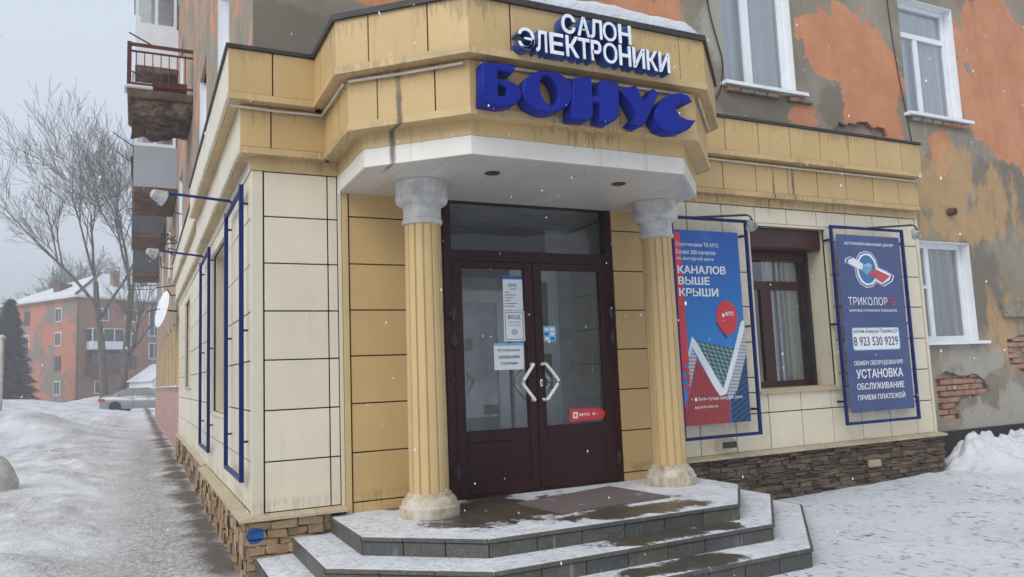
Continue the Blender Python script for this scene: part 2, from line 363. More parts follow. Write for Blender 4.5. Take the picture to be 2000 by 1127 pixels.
# plaster
def blobs(k, u, v, lst, warp):
    best = None
    for (a, b, ra, rb) in lst:
        du = k.math('DIVIDE', k.math('SUBTRACT', u, a), ra); dv = k.math('DIVIDE', k.math('SUBTRACT', v, b), rb)
        d = k.math('SUBTRACT', 1.0, k.math('SQRT', k.math('ADD', k.math('MULTIPLY', du, du), k.math('MULTIPLY', dv, dv))))
        best = d if best is None else k.math('MAXIMUM', best, d)
    return k.math('ADD', best, warp)
def bl(px, py, hx, hy, y=.25):
    c = ony((px, py), y); e = ony((px+hx, py), y); g = ony((px, py-hy), y); return (float(c[0]), float(c[2]), float(abs(e[0]-c[0])), float(abs(g[2]-c[2])))
def plaster(name, orange, yellow, dark, pale, uv='xz', general=0.0):
    k = N(name); p = k.pos(); x, y, z = k.sep(p); u = x if uv == 'xz' else y
    wv = k.math('ADD', k.math('MULTIPLY', k.math('SUBTRACT', k.noise(1.7, 6, .62, dist=.6), .5), 1.9), k.math('MULTIPLY', k.math('SUBTRACT', k.noise(9, 4, .6), .5), .45))
    base = k.mix(k.ramp(k.noise(1.3, 6, .6), .32, .68), (.205, .175, .128), (.33, .295, .235))
    base = k.mix(k.ramp(k.noise(.8, 4), .5, .7, 0, .5), base, (.30, .23, .15))
    base = k.mix(k.ramp(blobs(k, u, z, dark, wv), .0, .25, 0, .65), base, (.15, .128, .10)) if dark else base
    base = k.mix(k.ramp(blobs(k, u, z, pale, wv), .0, .2, 0, .8), base, (.40, .37, .32)) if pale else base
    om = k.ramp(blobs(k, u, z, orange, wv), .0, .05) if orange else k.ramp(wv, general, general+.06)
    ocol = k.mix(k.ramp(k.noise(2.5, 6, .65), .35, .7), (.52, .205, .105), (.60, .29, .16))
    ocol = k.mix(k.ramp(k.noise(14, 4, .7), .62, .75, 0, .6), ocol, (.36, .26, .18))
    c = k.mix(om, base, ocol)
    if yellow:
        ym = k.ramp(blobs(k, u, z, yellow, k.math('MULTIPLY', k.math('SUBTRACT', k.noise(2.6, 7, .7, stretch=(1.6, 1.6, .6)), .5), 3.6)), .0, .35)
        c = k.mix(k.math('MULTIPLY', ym, .75), c, k.mix(k.noise(7, 5), (.44, .25, .11), (.58, .38, .17)))
    st = k.math('MULTIPLY', k.ramp(k.noise(1, 5, .65, stretch=(9, 9, .4)), .55, .75), k.ramp(k.noise(1.1, 3), .4, .6))
    c = k.mix(k.math('MULTIPLY', st, .4), c, (.13, .11, .09))
    vz = k.n('TexVoronoi', feature='DISTANCE_TO_EDGE'); vz.inputs['Scale'].default_value = 1.1
    vd = k.n('VectorMath', operation='ADD'); k.l(p, vd.inputs[0]); nn = k.n('TexNoise'); nn.inputs['Scale'].default_value = 3; k.l(p, nn.inputs['Vector']); k.l(nn.outputs['Color'], vd.inputs[1]); k.l(vd.outputs[0], vz.inputs['Vector'])
    c = k.mix(k.math('MULTIPLY', k.ramp(vz.outputs['Distance'], 0, .006, .7, 0), k.ramp(k.noise(.9, 2), .5, .6)), c, (.06, .05, .04))
    k.bump(k.math('ADD', k.math('MULTIPLY', om, .5), k.math('ADD', k.noise(5, 6, .7), k.math('MULTIPLY', k.noise(60, 3), .25))), .45, .015)
    return k.done(c, .85)
OR = [bl(1640, 90, 75, 85), bl(1700, 160, 65, 110), bl(1725, 245, 45, 60), bl(1965, 150, 85, 150), bl(1935, 40, 50, 70), bl(1970, 255, 70, 60), bl(1240, 15, 90, 45), bl(1572, 232, 28, 35), bl(745, -20, 90, 35), bl(1840, 300, 25, 45), bl(1990, 690, 30, 25)]
YE = [bl(1850, 370, 70, 95), bl(1945, 400, 45, 70), bl(1880, 440, 110, 35), bl(1960, 640, 30, 90)]
DK = [bl(1650, 210, 60, 60), bl(1960, 380, 70, 70), bl(1830, 330, 40, 50), bl(1900, 560, 60, 120), bl(560, 60, 130, 60), bl(1480, 210, 90, 30)]
PA = [bl(1900, 700, 70, 40), bl(1920, 830, 45, 50), bl(1980, 800, 35, 70), bl(1410, 60, 50, 90)]
M['plaster'] = plaster('plaster_front', OR, YE, DK, PA)
M['plaster_side'] = plaster('plaster_side', [], [], [], [], 'yz', .06)
k = N('old_brick'); c = k.mix(k.ramp(k.rnd(), 0, 1), (.29, .12, .075), (.43, .20, .13)); c = k.mix(k.ramp(k.noise(7, 6, .75), .44, .66, 0, .85), c, (.36, .30, .24)); k.bump(k.noise(40, 4), .5, .01); M['brick'] = k.done(c, .85)
M['oldmortar'] = simple('old_mortar', (.26, .22, .18), .9, .3, 14, .5)
M['blackbase'] = simple('tar_base', (.022, .021, .021), .7, .3, 9, .3)
M['concrete'] = simple('crumbling_concrete', (.14, .095, .07), .9, .6, 3.5, .8)
M['redrail'] = simple('dark_red_paint', (.10, .018, .014), .5, .3, 8)
M['greypanel'] = simple('grey_siding', (.36, .40, .44), .5, .06, 1.5)
M['darkpanel'] = simple('dark_siding', (.09, .10, .11), .6, .2, 1.5)
M['rustbrown'] = simple('rust_brown', (.13, .06, .04), .8, .35, 4)
k = N('spalled'); c = k.mix(k.ramp(k.noise(4, 6, .7), .38, .62), (.045, .036, .03), (.22, .16, .12)); c = k.mix(k.ramp(k.noise(2.2, 4), .52, .68, 0, .7), c, (.16, .065, .04)); k.bump(k.noise(16, 5, .7), .9, .05); M['spalled'] = k.done(c, .9)
M['pink'] = simple('pink_curtain', (.42, .20, .42), .8, .15, 9, stretch=(8, 8, .3))
M['pinkwall'] = simple('faded_pink_plaster', (.42, .26, .23), .85, .2, 2, .3)
M['cable'] = simple('black_cable', (.02, .02, .02), .6, .1)
M['lampwhite'] = simple('lamp_housing', (.42, .42, .41), .35, .45, 22)
M['pipe'] = simple('grey_conduit', (.60, .57, .52), .45, .2)
M['bronze'] = simple('downlight_ring', (.10, .08, .055), .35, .2, metallic=.6)
# snow
def snowmat(name, path=True):
    k = N(name); p = k.pos(); x, y, z = k.sep(p)
    a = k.noise(1.1, 6, .62); b = k.noise(24, 5, .72)
    c = k.mix(k.ramp(a, .3, .7), (.66, .68, .72), (.80, .82, .86))
    if path:
        wob = k.math('MULTIPLY', k.math('SUBTRACT', k.noise(.8, 4), .5), .9)
        d = k.math('ABSOLUTE', k.math('ADD', k.math('ADD', x, .62), wob))
        inpath = k.math('MULTIPLY', k.ramp(d, .1, .7, 1, 0), k.ramp(y, -7, -2, .6, 1))
        inpath = k.math('MULTIPLY', inpath, k.ramp(y, 14, 30, 1, 0))
        left = k.ramp(x, -.4, -1.4)
        c = k.mix(k.math('MULTIPLY', inpath, k.ramp(b, .36, .60, .15, .9)), c, (.22, .19, .155))
        # brown soil strip at the foot of the side wall
        ds = k.math('ADD', k.math('ABSOLUTE', k.math('ADD', x, .16)), k.math('MULTIPLY', k.math('SUBTRACT', k.noise(1.1, 8, .75), .5), 1.0))
        soil = k.math('MULTIPLY', k.ramp(ds, .04, .26, 1, 0), k.ramp(y, -.5, .3))
        moss = k.math('MULTIPLY', k.ramp(k.noise(1.2, 3), .5, .62), k.ramp(y, 5, 6.5))
        c = k.mix(k.math('MULTIPLY', soil, .92), c, k.mix(moss, k.mix(b, (.05, .038, .03), (.16, .125, .09)), (.13, .105, .035)))
        # trampled dark specks on the pavement to the right
        rgt = k.math('MULTIPLY', k.ramp(x, .5, 2.5), k.ramp(y, 1, -.5))
        sp = k.noise(15, 4, .62, stretch=(1, .6, 1), dist=.4); pt = k.noise(1.6, 3)
        c = k.mix(k.math('MULTIPLY', rgt, k.math('MULTIPLY', k.ramp(sp, .56, .64), k.ramp(pt, .36, .62, .12, 1))), c, (.20, .20, .205))
        dl = k.math('MULTIPLY', left, k.math('MULTIPLY', k.ramp(k.noise(.7, 6, .68), .44, .62), k.ramp(b, .38, .62, .15, .9)))
        c = k.mix(dl, c, (.33, .30, .27))
    k.bump(k.math('ADD', k.noise(9, 6, .7), k.math('MULTIPLY', k.noise(45, 3), .35)), .8, .05)
    return k.done(c, .65, Specular_IOR_Level=.3)
M['snow'] = snowmat('snow_ground')
M['snowpure'] = snowmat('snow_heap', False)
k = N('dirty_snow'); c = k.mix(k.ramp(k.noise(3, 6, .7), .35, .65), (.42, .40, .385), (.70, .71, .73)); k.bump(k.noise(14, 5, .7), .7, .03); M['snowdirty'] = k.done(c, .7)
# snow dusted treads: wet brown stone shows where people walk
def treadmat(name, lo):
    k = N(name); p = k.pos(); x, y, z = k.sep(p)
    f = k.noise(55, 4, .7); st = k.mix(k.ramp(f, .3, .7), (.035, .03, .024), (.10, .085, .065)); st = k.mix(k.ramp(k.noise(2.5, 4), .4, .65), st, (.085, .062, .035))
    wv = k.math('ADD', k.math('MULTIPLY', k.math('SUBTRACT', k.noise(3.2, 7, .7, dist=.5), .5), 2.4), k.math('MULTIPLY', k.math('SUBTRACT', k.noise(30, 4, .7), .5), .8))
    m = k.ramp(blobs(k, x, y, lo, wv), -.08, .16)
    sn = k.mix(k.ramp(k.noise(4, 6, .7), .3, .7), (.54, .56, .59), (.80, .82, .86))
    bald = k.math('MULTIPLY', k.ramp(k.noise(20, 6, .75), .50, .64, 0, 1), k.ramp(k.noise(1.6, 4), .36, .62, .12, 1))
    c = k.mix(k.math('MAXIMUM', m, k.math('MULTIPLY', bald, .6)), sn, st)
    gx = k.math('LESS_THAN', k.math('ABSOLUTE', k.math('SUBTRACT', k.math('FRACT', k.math('MULTIPLY', x, 2.9)), .5)), .016)
    c = k.mix(k.math('MULTIPLY', gx, .25), c, (.3, .3, .3))
    k.bump(k.math('SUBTRACT', k.noise(22, 4, .7), m), .35, .006); return k.done(c, k.ramp(m, 0, 1, .7, .38))
def tb(px, py, hx, hy, z):
    c = onz((px, py), z); e = onz((px+hx, py), z); g = onz((px, py-hy), z); return (float(c[0]), float(c[1]), float(np.hypot(*(e-c)[:2])), float(np.hypot(*(g-c)[:2]))*.8)

# ------------------------------------------------------------------ ground
_perm = rng.random((256, 256))
def vnoise(x, y):
    xi = np.floor(x).astype(int); yi = np.floor(y).astype(int); fx = x-xi; fy = y-yi
    fx = fx*fx*(3-2*fx); fy = fy*fy*(3-2*fy)
    g = lambda a, b: _perm[a % 256, b % 256]
    return (g(xi, yi)*(1-fx)+g(xi+1, yi)*fx)*(1-fy)+(g(xi, yi+1)*(1-fx)+g(xi+1, yi+1)*fx)*fy
def fbm(x, y, o=4, r_=.5):
    s = 0; a = 1; t = 0
    for i in range(o): s = s+a*vnoise(x*2**i+17*i, y*2**i+5*i); t += a; a *= r_
    return s/t-.5
def sst(a, b, x):
    t = np.clip((x-a)/(b-a), 0, 1); return t*t*(3-2*t)
MOUNDS = []   # (x, y, rx, ry, h)
def mound(px, py, depth, rx, ry):
    p = at((px, py), depth); MOUNDS.append((p[0], p[1], rx, ry, p[2]))
mound(55, 806, 24, 1.6, 2.2); mound(105, 832, 23, 1.1, 1.8); mound(-60, 800, 24, 2.5, 3)
mound(30, 782, 52, 4, 4); mound(95, 786, 56, 4, 3.5); mound(-60, 776, 50, 5, 5)
mound(175, 777, 60, 2.6, 4); mound(215, 768, 66, 3.2, 4); mound(140, 800, 45, 3, 3)
mound(228, 816, 40, 2.4, 3); mound(150, 822, 34, 2.5, 3); mound(262, 828, 33, 1.2, 2)
mound(20, 960, 10.5, .9, .9); mound(240, 905, 15.5, .5, 3)
def ground_z(x, y):
    x = np.asarray(x, float); y = np.asarray(y, float)
    h = .075*sst(4.5, 8.5, x)*sst(-3.5, 0, y)
    left = sst(-.95, -1.9, x)*sst(-5.5, -1, y)
    far = sst(22, 45, y)
    h = h+left*(.13+.15*fbm(x*.55, y*.4, 4)+.13*fbm(x*1.9, y*1.4, 4)+.09*fbm(x*5, y*4.4, 4))
    h = h+(.06*fbm(x*2.3, y*2.1, 4)+.055*fbm(x*8, y*8, 3))*sst(-.1, -.9, x)
    h = h+.03*fbm(x*1.3, y*1.3, 4)*sst(0, 2, x)+.012*fbm(x*9, y*9, 3)
    path = np.exp(-((x+.62+.15*np.sin(y*.35))/.28)**2)*sst(-6, -2, y)*(1-sst(20, 30, y))
    h = h-.07*path+.035*path*fbm(x*7, y*5, 3)
    m = np.zeros_like(h)
    for (a, b, rx, ry, hh) in MOUNDS:
        g = np.exp(-(((x-a)/rx)**2+((y-b)/ry)**2))
        m = np.maximum(m, hh*g*(1+.25*fbm(x*.9+a, y*.9+b, 4)))
    h = np.maximum(h, m)+np.minimum(h, m)*.3
    inside = (x > -.02)*(y > .02)*1.0*(x < 30)*(y < 45)
    h = np.where(inside > 0, np.minimum(h, .0), h)
    return h-sst(60, 300, np.hypot(x, y))*.6
def axis(a0, a1, step, ext, g):
    l = list(np.arange(a0, a1+1e-6, step)); d = step; q = a1
    while q < ext: d *= g; q += d; l.append(min(q, ext))
    d = step; q = a0; pre = []
    while q > -ext: d *= g; q -= d; pre.append(max(q, -ext))
    return np.array(sorted(set(pre))+l)
gx = axis(-4.2, 9.6, .065, 300, 1.09); gy = axis(-4.2, 10, .075, 300, 1.06)
GX, GY = np.meshgrid(gx, gy); GZ = ground_z(GX, GY)
nv = np.stack([GX, GY, GZ], -1).reshape(-1, 3); nx_, ny_ = len(gx), len(gy)
ii = (np.arange(ny_-1)[:, None]*nx_+np.arange(nx_-1)[None]).ravel()
qf = np.stack([ii, ii+1, ii+1+nx_, ii+nx_], 1)
me = bpy.data.meshes.new('ground'); me.from_pydata(nv.tolist(), [], qf.tolist()); me.update(); me.shade_smooth()
tag(mobj('ground', me, M['snow']), kind='structure')

# ------------------------------------------------------------------ old apartment building (near)
BX, BY, BZ = .05, .25, 13.2      # corner of the plastered walls, eaves height
bld = thing('apartment_building', 'near peeling orange and grey plaster apartment house behind the shop front', 'building', (BX, BY, 0))
def rect(a0, a1, b0, b1): return [(a0, b0), (a1, b0), (a1, b1), (a0, b1)]
WIN = []      # front windows x0,x1,z0,z1
p = ony((1420, 163), BY); q = ony((1557, 186), BY)
WIN.append((5.33, 6.46, 4.745, 6.42)); WIN.append((8.50, 9.66, 4.745, 6.42)); WIN.append((8.28, 9.50, 1.66, 3.0)); WIN.append((11.7, 12.85, 4.745, 6.42)); WIN.append((11.7, 12.85, 1.66, 3.0))
WIN += [(a, b, 7.85, 9.5) for a, b in ((5.33, 6.46), (8.5, 9.66), (11.7, 12.85))]
def ragged(px, y=BY, jit=.012, sub=4):
    pts = [ony(t, y) for t in px]; out = []
    for i in range(len(pts)):
        a, b = pts[i], pts[(i+1) % len(pts)]
        for s in range(sub):
            t = s/sub; out.append(((a[0]*(1-t)+b[0]*t)+random.uniform(-jit, jit), (a[2]*(1-t)+b[2]*t)+random.uniform(-jit, jit)))
    return out
HOLES = [ragged([(1826, 736), (1850, 724), (1878, 735), (1902, 728), (1924, 741), (1934, 763), (1905, 775), (1882, 781), (1872, 800), (1878, 818), (1852, 822), (1834, 812)]),
         ragged([(1966, 664), (1998, 652), (2040, 650), (2040, 722), (2000, 726), (1972, 712)]),
         ragged([(1622, 256), (1640, 240), (1665, 243), (1688, 237), (1702, 247), (1722, 249), (1738, 268), (1716, 268), (1690, 262), (1650, 258)], jit=.02)]
SHOPHOLES = [rect(1.45, 3.85, .3, 3.2), rect(5.2, 6.75, 1.05, 3.1)]
wall = mobj('street_wall', flatpoly(rect(BX, 16, -.3, BZ), [rect(*a) for a in WIN]+HOLES+SHOPHOLES, .05), M['plaster'], bld); wall.location.y = BY+.025
# masonry behind the plaster
mobj('masonry', flatpoly(rect(BX+.06, 15.9, -.3, BZ-.1), [rect(*a) for a in WIN]+SHOPHOLES, .02), M['oldmortar'], bld).location.y = BY+.07
def brick_patch(hole, parent):
    u0, u1 = min(a for a, b in hole), max(a for a, b in hole); v0, v1 = min(b for a, b in hole), max(b for a, b in hole)
    row = 0; v = math.floor(v0/.0775)*.0775
    while v < v1:
        u = math.floor(u0/.25)*.25+(row % 2)*.125
        while u < u1+.13:
            cu_, cv_ = u+.125, v+.039
            n = len(hole); ins = False
            for i in range(n):
                (xa, ya), (xb, yb) = hole[i], hole[(i+1) % n]
                if (ya > cv_) != (yb > cv_) and cu_ < (xb-xa)*(cv_-ya)/(yb-ya)+xa: ins = not ins
            if ins and random.random() > .06: boxc('brick', (cu_, BY+.052+random.uniform(-.016, .010), cv_), (.232, .06, .064), M['brick'], parent, .006, (random.uniform(-.02, .02), random.uniform(-.03, .03), random.uniform(-.02, .02)))
            u += .25
        v += .0775; row += 1
for h in HOLES[:2]: brick_patch(h, bld)
def window_front(x0, x1, z0, z1, parent, kind=0, split=.45):
    y = BY+.13
    wdw = MB()
    fwd = .075
    wdw.box((x0, y, z0), (x0+fwd, y+.07, z1)).box((x1-fwd, y, z0), (x1, y+.07, z1)).box((x0+fwd, y, z0), (x1-fwd, y+.07, z0+fwd)).box((x0+fwd, y, z1-fwd), (x1-fwd, y+.07, z1))
    xm = x0+(x1-x0)*split
    zt = z1
    if kind in (1, 2):
        zt = z0+(z1-z0)*(.72 if kind == 1 else .55)
    if kind == 1: wdw.box((x0+fwd, y+.003, zt-.035), (x1-fwd, y+.067, zt+.035)); wdw.box((xm-.04, y+.006, z0+fwd), (xm+.04, y+.064, zt-.035))
    elif kind == 2: wdw.box((xm-.04, y+.003, z0+fwd), (xm+.04, y+.064, z1-fwd)); wdw.box((x0+fwd, y+.006, zt-.02), (xm-.04, y+.06, zt+.02))
    else: wdw.box((xm-.055, y-.003, z0+fwd), (xm+.055, y+.067, z1-fwd))
    # outer reveal lining (bright pvc) on right and top
    me = wdw.me(); fr = mobj('window', me, M['white_pvc'], parent)
    box('reveal_lining', (x1-.012, BY+.004, z0), (x1+.001, y-.002, z1), M['white_pvc'], fr)
    box('reveal_lining', (x0, BY+.004, z1-.012), (x1-.014, y-.002, z1+.001), M['white_pvc'], fr)
    mobj('pane', mesh([(x0+.04, y+.03, z0+.04), (x1-.04, y+.03, z0+.04), (x1-.04, y+.03, z1-.04), (x0+.04, y+.03, z1-.04)], [(0, 1, 2, 3)]), M['glass'], fr)
    box('window_sill', (x0-.08, BY-.10, z0-.045), (x1+.10, BY+.128, z0-.004), M['white_pvc'], fr)
    cv = MB(); n = 28; v = []; f = []
    for i in range(n+1):
        a = x0-.02+(x1-x0+.04)*i/n; b = y+.105+.018*math.sin(i*1.9)+.012*math.sin(i*.7)
        v += [(a, b, z0-.02), (a, b, z1+.02)]
    for i in range(n): f.append((2*i, 2*i+2, 2*i+3, 2*i+1))
    mobj('curtain', mesh(v, f, True), M['sheer'] if kind == 2 else M['curtain'], fr)
    box('room_recess', (x0-.1, y+.34, z0-.1), (x1+.1, y+.36, z1+.1), M['dark'], fr)
for i, a in enumerate(WIN): window_front(*a, bld, [0, 1, 2, 0, 2, 0, 1, 0][i], [.44, .42, .40, .5, .4, .5, .5, .5][i])
# crumbling brick under two sills
for (x0, x1, z) in ((5.3, 6.0, 4.66), (6.28, 6.52, 4.655), (8.5, 9.6, 4.66)):
    u = x0
    while u < x1:
        boxc('brick', (u+.1, BY-.012, z), (.19, .10, .055), M['oldmortar'] if random.random() < .5 else M['brick'], bld, .008, (0, random.uniform(-.05, .05), 0)); u += .205
box('base_band', (8.3, BY-.03, -.2), (16, BY-.001, .50), M['blackbase'], bld, .01)
box('blind_sill', (float(ony((1955, 600), BY)[0]), BY-.07, float(ony((1955, 620), BY)[2])), (12.2, BY-.001, float(ony((1955, 594), BY)[2])), M['oldmortar'], bld, .01)
# side wall (runs away from the viewer)
SW = []
for z0 in (4.75, 7.85, 10.8):
    for y0 in (2.2, 5.3, 11.9, 18.6, 25.2, 31.0): SW.append((y0, y0+1.25, z0, z0+1.6))
for y0 in (12.6, 14.9, 17.2, 19.5, 21.8, 24.6, 27.4, 30.2): SW.append((y0, y0+1.2, 1.5, 3.1))
BEND = 35.0
SHOLES = [(1.7, 3.7, 1.05, 3.1), (7.7, 9.4, 1.35, 3.1)]
def side_poly(polys): return polys
me = flatpoly(rect(BY+.052, BEND, -.3, BZ), [rect(*a) for a in SW+SHOLES], .05); me.transform(Matrix.Rotation(R(90), 4, 'Z'))
sw = mobj('yard_wall', me, M['plaster_side'], bld); sw.location.x = BX+.025
for (y0, y1, z0, z1) in SW:
    x = BX+.10
    m_ = MB(); m_.box((x, y0, z0), (x+.06, y0+.08, z1)).box((x, y1-.08, z0), (x+.06, y1, z1)).box((x, y0+.08, z0), (x+.06, y1-.08, z0+.08)).box((x, y0+.08, z1-.08), (x+.06, y1-.08, z1)).box((x+.003, (y0+y1)/2-.05, z0+.08), (x+.057, (y0+y1)/2+.05, z1-.08))
    fr = m_.build('window', M['white_pvc'], bld)
    box('reveal_lining', (BX-.006, y1-.014, z0), (x-.002, y1+.001, z1), M['white_pvc'] if z0 > 3 else M['tan_trim'], fr)
    box('pane', (x+.025, y0+.04, z0+.04), (x+.03, y1-.04, z1-.04), M['glass'], fr)
    box('window_sill', (BX-.06, y0-.06, z0-.04), (x-.003, y1+.06, z0-.004), M['white_pvc'], fr)
    box('room_recess', (x+.3, y0-.1, z0-.1), (x+.32, y1+.1, z1+.1), M['dark'], fr)
box('dado', (BX-.03, 11.85, -.3), (BX-.001, BEND, 1.32), M['pinkwall'], bld)
box('gable_wall', (BX, BEND+.002, -.3), (15.8, BEND+.05, BZ), M['plaster_side'], bld)
box('building_core', (BX+1.0, BY+2.4, 0), (15.5, BEND-.1, BZ-.2), M['dark'], bld)
rf = MB(); rf.add([(BX-.6, BY-.6, BZ), (16.5, BY-.6, BZ), (16.5, BEND+.6, BZ), (BX-.6, BEND+.6, BZ), (8.2, BY+7, BZ+3), (8.2, BEND-7, BZ+3), (BX-.6, BY-.6, BZ-.2), (16.5, BY-.6, BZ-.2), (16.5, BEND+.6, BZ-.2), (BX-.6, BEND+.6, BZ-.2)],
       [(0, 1, 4), (1, 2, 5, 4), (2, 3, 5), (3, 0, 4, 5), (0, 6, 7, 1), (1, 7, 8, 2), (2, 8, 9, 3), (3, 9, 6, 0), (6, 9, 8, 7)]); rf.build('roof', M['snowpure'], bld)
# balconies on the side wall
def balcony(y0, length, z, style, out=1.08, zt=None):
    b = MB(); n = 7; y1 = y0+length
    sl_ = MB().box((BX-out, y0, z-.16), (BX-.001, y1, z)).me(); bevel(sl_, .02)
    bal = mobj('balcony', sl_, M['concrete'], bld)
    if style == 'rail':
        for zz, t in ((z+.80, .06), (z+.69, .03), (z+.08, .04)):
            box('rail', (BX-out, y0+.02, zz), (BX-.002, y0+.05, zz+t), M['redrail'], bal); box('rail', (BX-out, y0+.052, zz), (BX-out+.04, y1, zz+t), M['redrail'], bal)
        box('corner_post', (BX-out-.012, y0+.008, z+.001), (BX-out+.06, y0+.07, z+.87), M['redrail'], bal)
        for i in range(1, 8): u = BX-out+i*out/8; MB().tube([(u, y0+.035, z+.1), (u, y0+.035, z+.70)], .009, 5).build('baluster', M['redrail'], bal)
        box('kick_board', (BX-out*.62, y0+.10, z+.002), (BX-.1, y0+.13, z+.22), M['redrail'], bal)
        box('snow_cap', (BX-out-.05, y0-.02, z+.003), (BX-out+.42, y0+.35, z+.07), M['snowpure'], bal, .02)
    else:
        pm = {'grey': M['greypanel'], 'white': M['white_pvc'], 'dark': M['darkpanel']}[style]
        box('balcony_panel', (BX-out, y0, z+.002), (BX-.004, y0+.04, z+1.05), pm, bal)
        box('balcony_panel', (BX-out, y0+.042, z+.002), (BX-out+.04, y1, z+1.05), pm, bal)
        fr = MB(); a, c_ = BX-out, BX-.05
        for u in ((a, a+.07), ((a+c_)/2-.04, (a+c_)/2+.04), (c_-.07, c_)): fr.box((u[0], y0+.002, z+1.052), (u[1], y0+.05, z+2.5))
        fr.box((a+.07, y0+.004, z+1.053), ((a+c_)/2-.04, y0+.048, z+1.13)).box(((a+c_)/2+.04, y0+.004, z+1.053), (c_-.07, y0+.048, z+1.13)).box((a, y0, z+2.502), (c_, y0+.052, z+2.58))
        for v in np.linspace(y0+.6, y1-.1, 4): fr.box((a+.002, v-.03, z+1.052), (a+.05, v+.03, z+2.5))
        fr.build('glazing_frame', M['white_pvc'] if style != 'dark' else M['rustbrown'], bal)
        box('pane', (a+.02, y0+.02, z+1.1), (c_, y0+.026, z+2.5), M['glass'], bal)
        if style == 'grey': box('pink_curtain', (a+.2, y0+.09, z+1.06), (c_-.05, y0+.11, z+2.4), M['pink'], bal)
        else: box('backdrop_board', (a+.1, y0+.9, z+.2), (c_, y0+.92, z+2.4), M['room'], bal)
        box('balcony_roof', (BX-out-.06, y0-.05, z+2.59), (BX-.003, y1+.05, z+2.66), M['snowpure'] if style != 'dark' else M['rustbrown'], bal)
    return bal
balcony(8.35, 1.75, 6.78, 'rail'); balcony(14.3, 2.8, 6.42, 'grey', 1.0); balcony(14.3, 2.8, 9.55, 'white', 1.0); balcony(22.4, 2.8, 6.75, 'dark'); balcony(31.2, 2.6, 6.6, 'dark'); balcony(22.4, 2.8, 9.8, 'grey'); balcony(31.2, 2.6, 9.8, 'white')
# lower slab debris hanging under the first balcony
me = MB().box((BX-1.02, 8.40, 6.36), (BX-.02, 10.08, 6.615)).me()
bm = bmesh.new(); bm.from_mesh(me); bmesh.ops.subdivide_edges(bm, edges=bm.edges[:], cuts=14, use_grid_fill=True)
for v in bm.verts:
    if v.co.z < 6.60:
        a = float(fbm(np.array(v.co.x*3+v.co.z*2), np.array(v.co.y*2.3), 4)); b = float(fbm(np.array(v.co.x*9), np.array(v.co.y*8+v.co.z*9), 3))
        v.co += Vector((a*.10+b*.05, b*.08, a*.35+b*.12))
bm.to_mesh(me); bm.free()
mobj('spalled_concrete', me, M['spalled'], bld)
for (a, b, ln) in (((252, 63), (292, 86), 15.0), ((258, 139), (276, 150), 15.4), ((220, 258), (275, 296), 21.0), ((226, 295), (272, 327), 21.0)):
    p0, p1 = at(a, ln-.3), at(b, ln); MB().tube([p0, p1, p1+(p1-p0)*.12], .014, 5).build('drying_pole', M['cable'], bld)
for (a, ln) in (((250, 407), 28), ((248, 430), 28), ((252, 558), 30), ((247, 566), 32)):
    p0 = at(a, ln); MB().tube([p0, p0+np.array([1.0, .0, .02])], .012, 5).build('drying_pole', M['cable'], bld)

# ------------------------------------------------------------------ shop front: cladding of the ground floor
shop = thing('corner_shop', 'cream and tan panelled corner shop front with columned entrance and stone plinth', 'shop front', (0, 0, 0))
ZL = .44; ZF = 3.19; T2 = 3.30; T1 = 3.705; TT = 4.12
D1, D2 = .20, .10                # overhang of the two parapet tiers
XR = 8.10                        # right end of the cladding
DX0, DX1 = 1.646, 3.443          # door frame
SX0, SX1, SZ0, SZ1 = 5.275, 6.445, 1.185, 3.0   # shop window opening
# backing (dark, shows in the joints)
bk = mobj('joint_backing', flatpoly(rect(.012, XR-.01, .38, 4.0), [rect(DX0, DX1, .37, 3.12), rect(SX0, SX1, SZ0, SZ1)], .02), M['joint'], shop); bk.location.y = .030
LSW = [(1.80, 3.58, 1.16, 3.02), (7.84, 9.25, 1.45, 3.0)]
me = flatpoly(rect(.042, 11.8, .38, 4.0), [rect(*a) for a in LSW], .02); me.transform(Matrix.Rotation(R(90), 4, 'Z')); mobj('joint_backing', me, M['joint'], shop).location.x = .030
G = .0055
def tilef(x0, x1, z0, z1, mat, name='cladding_panel', y=0.0, t=.018):
    g = G; j = random.uniform(-.0015, .0015)
    return boxc(name, ((x0+x1)/2, y+t/2+j, (z0+z1)/2), (x1-x0-2*g, t, z1-z0-2*g), mat, shop, .003, (random.uniform(-.0025, .0025), 0, random.uniform(-.0025, .0025)))
rows = [ZL+.013, .844, 1.245, 1.645, 2.040, 2.430, 2.815, ZF]
# left bay
box('corner_trim', (-.001, -.001, ZL), (.086, .018, ZF), M['cream_trim'], shop, .003)
for a, b in zip(rows, rows[1:]):
    tilef(.094, .612, a, b, M['cream']); tilef(.612, .695, a, b, M['cream'])
box('edge_trim', (.698, -.006, ZL), (.728, .018, ZF), M['cream_trim'], shop, .003)
# tan entrance walls
trow = [.37, .46, .862, 1.264, 1.66, 2.048, 2.442, 2.85, 3.06]
box('edge_trim', (.732, -.012, .375), (.782, .018, 3.06), M['tan_trim'], shop, .003)
for a, b in zip(trow, trow[1:]):
    tilef(.79, DX0-.01, a, b, M['tan']); tilef(DX1+.01, 4.06, a, b, M['tan'])
box('edge_trim', (4.064, -.012, .44), (4.11, .018, 3.06), M['tan_trim'], shop, .003)
